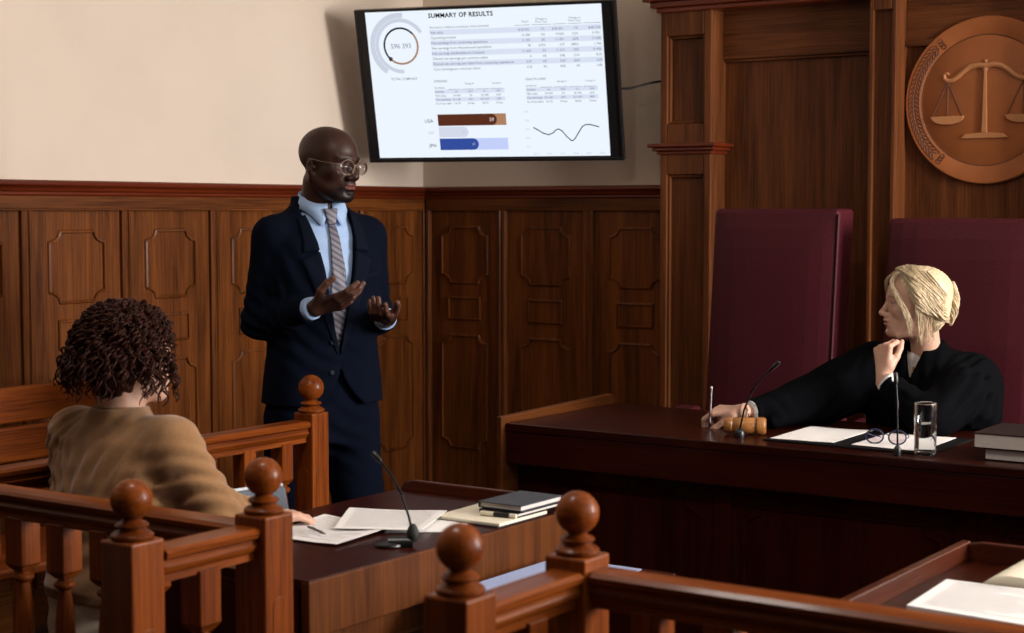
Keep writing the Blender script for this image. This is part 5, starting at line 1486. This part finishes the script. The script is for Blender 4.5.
# ---- hair: cap, swept strands, twist, loose locks
rng = random.Random(5)
hp = [('+', 0, s_ell((-.020, 0, .044), (.106, .087, .086))), ('+', .03, s_ell((-.060, 0, -.020), (.058, .066, .060))), ('+', .02, s_ell((-.062, 0, -.060), (.030, .045, .035)))]
def faceclear(P):
    x_, y_, z_ = P[..., 0], P[..., 1], P[..., 2]
    line = .070 - np.clip((.075 - z_), 0, 1) * .62
    return np.maximum((line - x_), z_ - .098) - 0
hp += [('-', .012, faceclear), ('d', 0, lambda P: .0008 * np.sin(P[..., 1] * 620 + P[..., 0] * 70) * np.clip(1 - np.abs(P[..., 1]) * 6, .3, 1) + .0008 * np.sin(P[..., 2] * 580 + P[..., 0] * 190))]
for sd in (1, -1): hp += [('-', .006, s_ell((-.004, sd * .088, -.030), (.016, .020, .020)))]
V, Fc = surface(hp, (-.16, -.12, -.13), (.11, .12, .145), .0035)
hair = skin_mesh('hair', place(V, JR, JH, JS), Fc, M['blonde'], jd)
def hloc(p): return tuple(np.array(p) @ JR.T * JS + np.array(JH))
st = MB()
def strand(ctrl, r, n=14, wob=.0):
    P = [Vector(p) for p in ctrl]; out = []
    for k in range(n):
        t = k / (n - 1) * (len(P) - 1); i = min(int(t), len(P) - 2); f = t - i
        a, b, c, d = P[max(i - 1, 0)], P[i], P[i + 1], P[min(i + 2, len(P) - 1)]
        q = .5 * ((2 * b) + (c - a) * f + (2 * a - 5 * b + 4 * c - d) * f * f + (3 * b - a - 3 * c + d) * f ** 3)
        q += Vector((math.sin(k * .9 + wob * 40), math.cos(k * 1.1 + wob * 60), math.sin(k * .7 + wob * 10))) * wob * .0012
        out.append(hloc(q))
    st.tube(out, [r * (.45 + .55 * math.sin(math.pi * min(1, .08 + .9 * k / (n - 1)))) for k in range(n)], 5)
for i in range(620):
    sd = 1 if i % 2 else -1; u = rng.random(); sp__ = rng.uniform(.0, 1)
    j_ = lambda a: rng.uniform(-a, a)
    root = (.070 - .10 * u + j_(.004), sd * rng.uniform(.004, .012), .118 + .012 * math.sin(math.pi * u) + j_(.003))
    side_z = .060 - .095 * sp__
    g = 1.0 + rng.uniform(.0, .06)
    mid = (.040 - .070 * u - .010 * sp__, sd * (.070 + .016 * math.sin(sp__ * 2.4)) * g, side_z + .045)
    mid2 = (-.020 - .055 * u, sd * (.084) * g, side_z + .004 - .012 * u)
    end = (-.112 - .004 * rng.random(), sd * rng.uniform(.006, .022), .035 - .090 * sp__ + j_(.01))
    strand([root, mid, mid2, end], rng.uniform(.0009, .0019), 14, rng.random())
for i in range(170):   # up from the nape to the twist
    sd = 1 if i % 2 else -1; a = rng.uniform(.1, 1)
    strand([(-.050 - .02 * rng.random(), sd * .050 * a, -.088 + rng.uniform(-.008, .008)), (-.085, sd * .048 * a, -.055), (-.112, sd * .026 * a, -.02 + rng.uniform(-.02, .03)), (-.118, sd * .010, .02)], rng.uniform(.0008, .0017), 10, rng.random())
for i in range(110):   # the vertical twist at the back
    ph = rng.uniform(0, 6.28); r_ = rng.uniform(.010, .022); pts = []
    for k in range(9):
        f = k / 8; zz = .078 - .150 * f; a = ph + f * 5.0
        pts.append((-.124 - .010 * math.sin(math.pi * f) + r_ * .75 * math.cos(a) * math.sin(math.pi * (.12 + .8 * f)), r_ * math.sin(a) * math.sin(math.pi * (.12 + .8 * f)), zz))
    strand(pts, rng.uniform(.0010, .0022), 20, rng.random())
for i in range(150):   # fringe and loose locks falling past the temple and ear
    sd = 1 if i % 2 else -1; u = rng.random(); j_ = lambda a: rng.uniform(-a, a)
    if i < 70: strand([(.066 + j_(.006), sd * rng.uniform(.004, .03), .108 + j_(.003)), (.092 + j_(.005), sd * (.034 + j_(.008)), .076), (.078 + j_(.008), sd * (.064 + j_(.004)), .030 + j_(.008)), (.048 + j_(.010), sd * (.079 + j_(.003)), -.020 - .02 * u), (.030 + j_(.010), sd * (.078), -.060 - .05 * u)], rng.uniform(.0005, .0011), 16, rng.random())
    else: q_ = rng.random() ** 1.6 * .060; strand([(.02 - q_, sd * .082, .045), (.012 - q_ + j_(.010), sd * .089, -.010), (.004 - q_ + j_(.012), sd * (.080 - q_ * .35 + j_(.005)), -.065 - .02 * u), (-.002 - q_ + j_(.014), sd * (.066 - q_ * .3 + j_(.008)), -.105 - .035 * u)], rng.uniform(.0006, .0013), 14, rng.random())
skin_mesh('hair_strands', st.v, st.f, M['blonde'], hair)
for i in range(60):   # wisps over the nape
    pass
# ---- the pen in her right hand
JM = Matrix.Translation(jd.location) @ Matrix.Rotation(math.radians(-90), 4, 'Z')
def jw(p): return tuple(JM @ Vector(p))
p0 = Vector(jw((.505, -.547, BZ + .006))); p1 = p0 + Vector((.004, .004, .125))
pen = thing('pen', 'slim silver pen held upright over the judges bench in the seated hand', 'pen', tuple(p0))
m = MB(); m.tube([p0 + Vector((0, 0, .010)), p1], [.0040, .0038], 10); m.build('barrel', M['steel'], pen, smooth=True)
m = MB(); m.tube([p1, p1 + Vector((0, 0, .006))], [.0042, .003], 10); m.build('cap_end', M['white_cotton'], pen, smooth=True)
m = MB(); m.tube([p0, p0 + Vector((0, 0, .010))], [.0008, .0036], 10); m.build('tip', M['black_plastic'], pen, smooth=True)
# ================================================================== THE SEATED MAN IN THE SWEATER
M['sweater'] = plain('tan_knit', (0.245, 0.125, 0.052), 0.85, noise=0.10, scale=260, sheen=.25, bump=.25, spec=.2)
M['beige'] = plain('beige_trousers', (0.58, 0.50, 0.41), 0.85, noise=.06, scale=200)
M['curly'] = plain('dark_brown_hair', (0.026, 0.0062, 0.0028), 0.5, noise=0.4, scale=60, spec=.14)
sm = thing('person', 'seated curly haired person in a tan sweater, seen from behind, looking away', 'person', (-3.031, 2.746, 0))
sm.rotation_euler = (0, 0, math.radians(87.6))
HS, RS = (.022, -.008, 1.192), rotm(math.radians(-8), math.radians(2), 0)
nb = RS.T @ (np.array((-.01, 0, .99)) - np.array(HS))
ops = head_ops(jaw=1.0) + neck_ops(tuple(nb), .054, .060)
V, Fc = surface(ops, (-.17, -.11, -.27), (.14, .11, .13), .0032)
x, y, z = V.T; col = flatcol(V, SF)
lipm = (np.exp(-(((z + .0645) / .0085) ** 4)) * np.exp(-((y / .0215) ** 6)) * (x > .091))[:, None]; col = col * (1 - lipm) + np.array(LF) * lipm
bw = (np.exp(-(((z - .0260) / .0040) ** 2)) * (np.abs(y) > .014) * (np.abs(y) < .048) * (x > .06))[:, None]; col = col * (1 - bw) + np.array((.03, .015, .01)) * bw
ps = [(place(V, RS, HS), Fc, col)]
SS = {'r': ((.0, -.172, .985), (.055, -.265, .825), (.192, -.272, .802)), 'l': ((-.01, .165, .985), (.03, .235, .74), (.25, .16, .79))}
Vh, Fh, Lh = hand_mesh([(.2, .25, .15), (.25, .3, .2), (.3, .35, .2), (.35, .4, .2)], 1, frame((.80, -.15, -.06), (0, 0, 1)), (.205, -.272, .796), .98, spread=.06, thumb=(.7, .3, .1)); ps.append((Vh, Fh, hand_tint(Lh)))
Vh, Fh, Lh = hand_mesh([(.3, .4, .2)] * 4, -1, frame((1, -.2, -.05), (0, 0, 1)), (.27, .150, .800), .98, spread=.04, thumb=(.5, .4, .2)); ps.append((Vh, Fh, hand_tint(Lh)))
bo = [('+', 0, s_torso([(.46, .14, .10, -.04), (.6, .13, .09, -.03), (.8, .14, .09, -.01), (.95, .14, .08, 0), (1.02, .05, .045, -.01)]))]
for k in 'rl':
    s_, e_, w_ = SS[k]; bo += [('+', .03, s_cap(s_, e_, .040, .034)), ('+', .02, s_cap(e_, w_, .034, .024))]
for sd in (1, -1): bo += [('+', .05, s_cap((0, sd * .09, .53), (.40, sd * .13, .53), .07, .05)), ('+', .03, s_cap((.40, sd * .13, .53), (.38, sd * .13, .09), .048, .032))]
V, Fc = surface(bo, (-.2, -.36, .03), (.5, .32, 1.06), .012); ps.append((V, Fc, flatcol(V, SF)))
V, Fc, C_ = join(ps); sbody = skin_mesh('body', V, Fc, M['skin_fair'], sm, C_); eyes(sbody, RS, HS)
# sweater
so = [('+', 0, s_torso([(.612, .180, .140, -.035), (.64, .184, .146, -.035), (.72, .178, .138, -.025), (.85, .188, .135, -.012), (.93, .195, .128, -.005), (.99, .165, .108, -.008), (1.03, .085, .080, -.012), (1.065, .064, .068, -.010)], 2.2))]
for k, sd in (('r', -1), ('l', 1)):
    s_, e_, w_ = SS[k]; so += [('+', .04, s_cap((-.012, sd * .085, 1.005), (s_[0], s_[1], s_[2]), .048, .058)), ('+', .04, s_cap(s_, e_, .064, .055)), ('+', .03, s_cap(e_, w_, .055, .036))]
so += [('d', 0, folds([((-.10, -.10, .93), .11, (.2, 1, .35), .042, .0045, .9), ((-.10, .11, .90), .10, (.2, 1, -.45), .045, .0042, .9), ((.03, -.22, .88), .10, (.35, .35, 1), .040, .0070, .9), ((.0, .21, .86), .11, (.2, -.3, 1), .045, .0075, .9),
                       ((-.10, .0, .72), .16, (.1, .25, 1), .060, .0040, .8), ((-.11, -.04, .85), .12, (.1, 1, .15), .060, .0045, .8), ((.15, -.28, .80), .09, (1, .2, .2), .040, .0055, .9), ((-.06, .16, .98), .07, (.3, 1, .8), .035, .004, .6)]))]
so += [('-', .004, s_cap((-.012, 0, 1.02), (.006, 0, 1.14), .054, .058))]
w_ = A3(SS['r'][2])
for k in 'rl':
    w_ = A3(SS[k][2]); d = w_ - A3(SS[k][1]); d /= np.linalg.norm(d)
    so += [('&', 0, (lambda w0, d0: (lambda P: np.where(np.linalg.norm(P - w0, axis=-1) < .08, (P - w0) @ d0 - .002, -1.0)))(w_, d))]
V, Fc = surface(so, (-.24, -.38, .59), (.36, .34, 1.09), .0062)
sw = skin_mesh('sweater', V, Fc, M['sweater'], sm)
m = MB(); m.tube([(-.010 + .0575 * math.cos(t), .0575 * math.sin(t), 1.063 + .004 * -math.cos(t)) for t in [2 * math.pi * k / 36 for k in range(36)]], .0058, 8, closed=True); skin_mesh('neckband', m.v, m.f, M['sweater'], sw)
to = [('+', 0, s_torso([(.47, .190, .150, -.02), (.655, .172, .134, -.035)], 2.2))]
for sd in (1, -1): to += [('+', .05, s_cap((0, sd * .09, .535), (.40, sd * .13, .535), .088, .070)), ('+', .04, s_cap((.40, sd * .13, .53), (.38, sd * .13, .10), .068, .055))]
to += [('d', 0, folds([((.0, 0, .55), .2, (.3, .3, 1), .05, .005, .9), ((.35, 0, .5), .2, (1, .3, .6), .05, .005, .9)]))]
V, Fc = surface(to, (-.22, -.26, .03), (.52, .26, .70), .010); skin_mesh('trousers', V, Fc, M['beige'], sm)
for sd in (1, -1):
    fx, fy = .38, sd * .13
    so_ = [('+', 0, s_ell((fx + .02, fy, .045), (.075, .040, .045))), ('+', .04, s_ell((fx + .12, fy, .032), (.080, .043, .032))), ('+', .03, s_cap((fx - .02, fy, .04), (fx - .01, fy, .10), .038, .042)), ('&', 0, lambda P: .002 - P[..., 2])]
    V, Fc = surface(so_, (fx - .12, fy - .09, -.005), (fx + .24, fy + .09, .16), .007); skin_mesh('shoe', V, Fc, M['shoe_black'], sm)
# curls
rng = random.Random(11)
hp = [('+', 0, s_ell((-.028, 0, .036), (.094, .082, .082))), ('+', .04, s_ell((-.052, 0, -.045), (.056, .070, .072))),
      ('d', 0, lambda P: .006 * np.sin(P[..., 0] * 170 + 1) * np.sin(P[..., 1] * 160) * np.sin(P[..., 2] * 150 + 2))]
V, Fc = surface(hp, (-.17, -.13, -.16), (.10, .13, .15), .005)
sh_ = skin_mesh('hair', place(V, RS, HS), Fc, M['curly'], sm)
st = MB()
for i in range(760):
    # a root on the scalp, then a corkscrew falling outwards and down
    while True:
        v = Vector((rng.gauss(0, 1), rng.gauss(0, 1), rng.gauss(0, 1))).normalized()
        if v.z > -.45 and (v.x < .66 or v.z > .62): break
    root = Vector((-.024 + .088 * v.x, .078 * v.y, .030 + .080 * v.z))
    L_ = rng.uniform(.040, .082) * (1.7 if v.z < .1 else 1.0)
    out_ = Vector((v.x, v.y, 0)); out_ = out_.normalized() if out_.length > .1 else Vector((rng.uniform(-1, 1), rng.uniform(-1, 1), 0)).normalized()
    if v.x > .2: out_ = (out_ + Vector((-.2, math.copysign(.7, v.y), 0))).normalized()
    n = 20; coil = rng.uniform(.005, .009); turns = rng.uniform(1.6, 3.2); ph = rng.uniform(0, 6.28); rad = rng.uniform(.0014, .0030)
    pts = []; p = root.copy(); d = (v * .5 + out_ * .3 + Vector((0, 0, .0))).normalized()
    for k in range(n):
        f = k / (n - 1)
        dd = (d * (1 - f) ** 1.4 + (out_ * (.10 if p.z > -.03 else -.08) + Vector((0, 0, -1))) * (f * 1.35 + .08)).normalized()
        p = p + dd * L_ / n
        # keep outside the head
        q = Vector(((p.x + .024) / .098, p.y / .089, (p.z - .03) / .092)); 
        if q.length < 1: p = Vector((-.024 + q.normalized().x * .098, q.normalized().y * .089, .03 + q.normalized().z * .092))
        a = dd.orthogonal().normalized(); b = dd.cross(a); t = ph + turns * 6.28 * f
        c = p + (a * math.cos(t) + b * math.sin(t)) * coil * min(1, .2 + f * 2)
        pts.append(tuple(np.array(c) @ RS.T + np.array(HS)))
    st.tube(pts, [rad * (.6 + .5 * math.sin(math.pi * (k + 1) / (n + 1))) for k in range(n)], 5)
skin_mesh('curls', st.v, st.f, M['curly'], sh_)
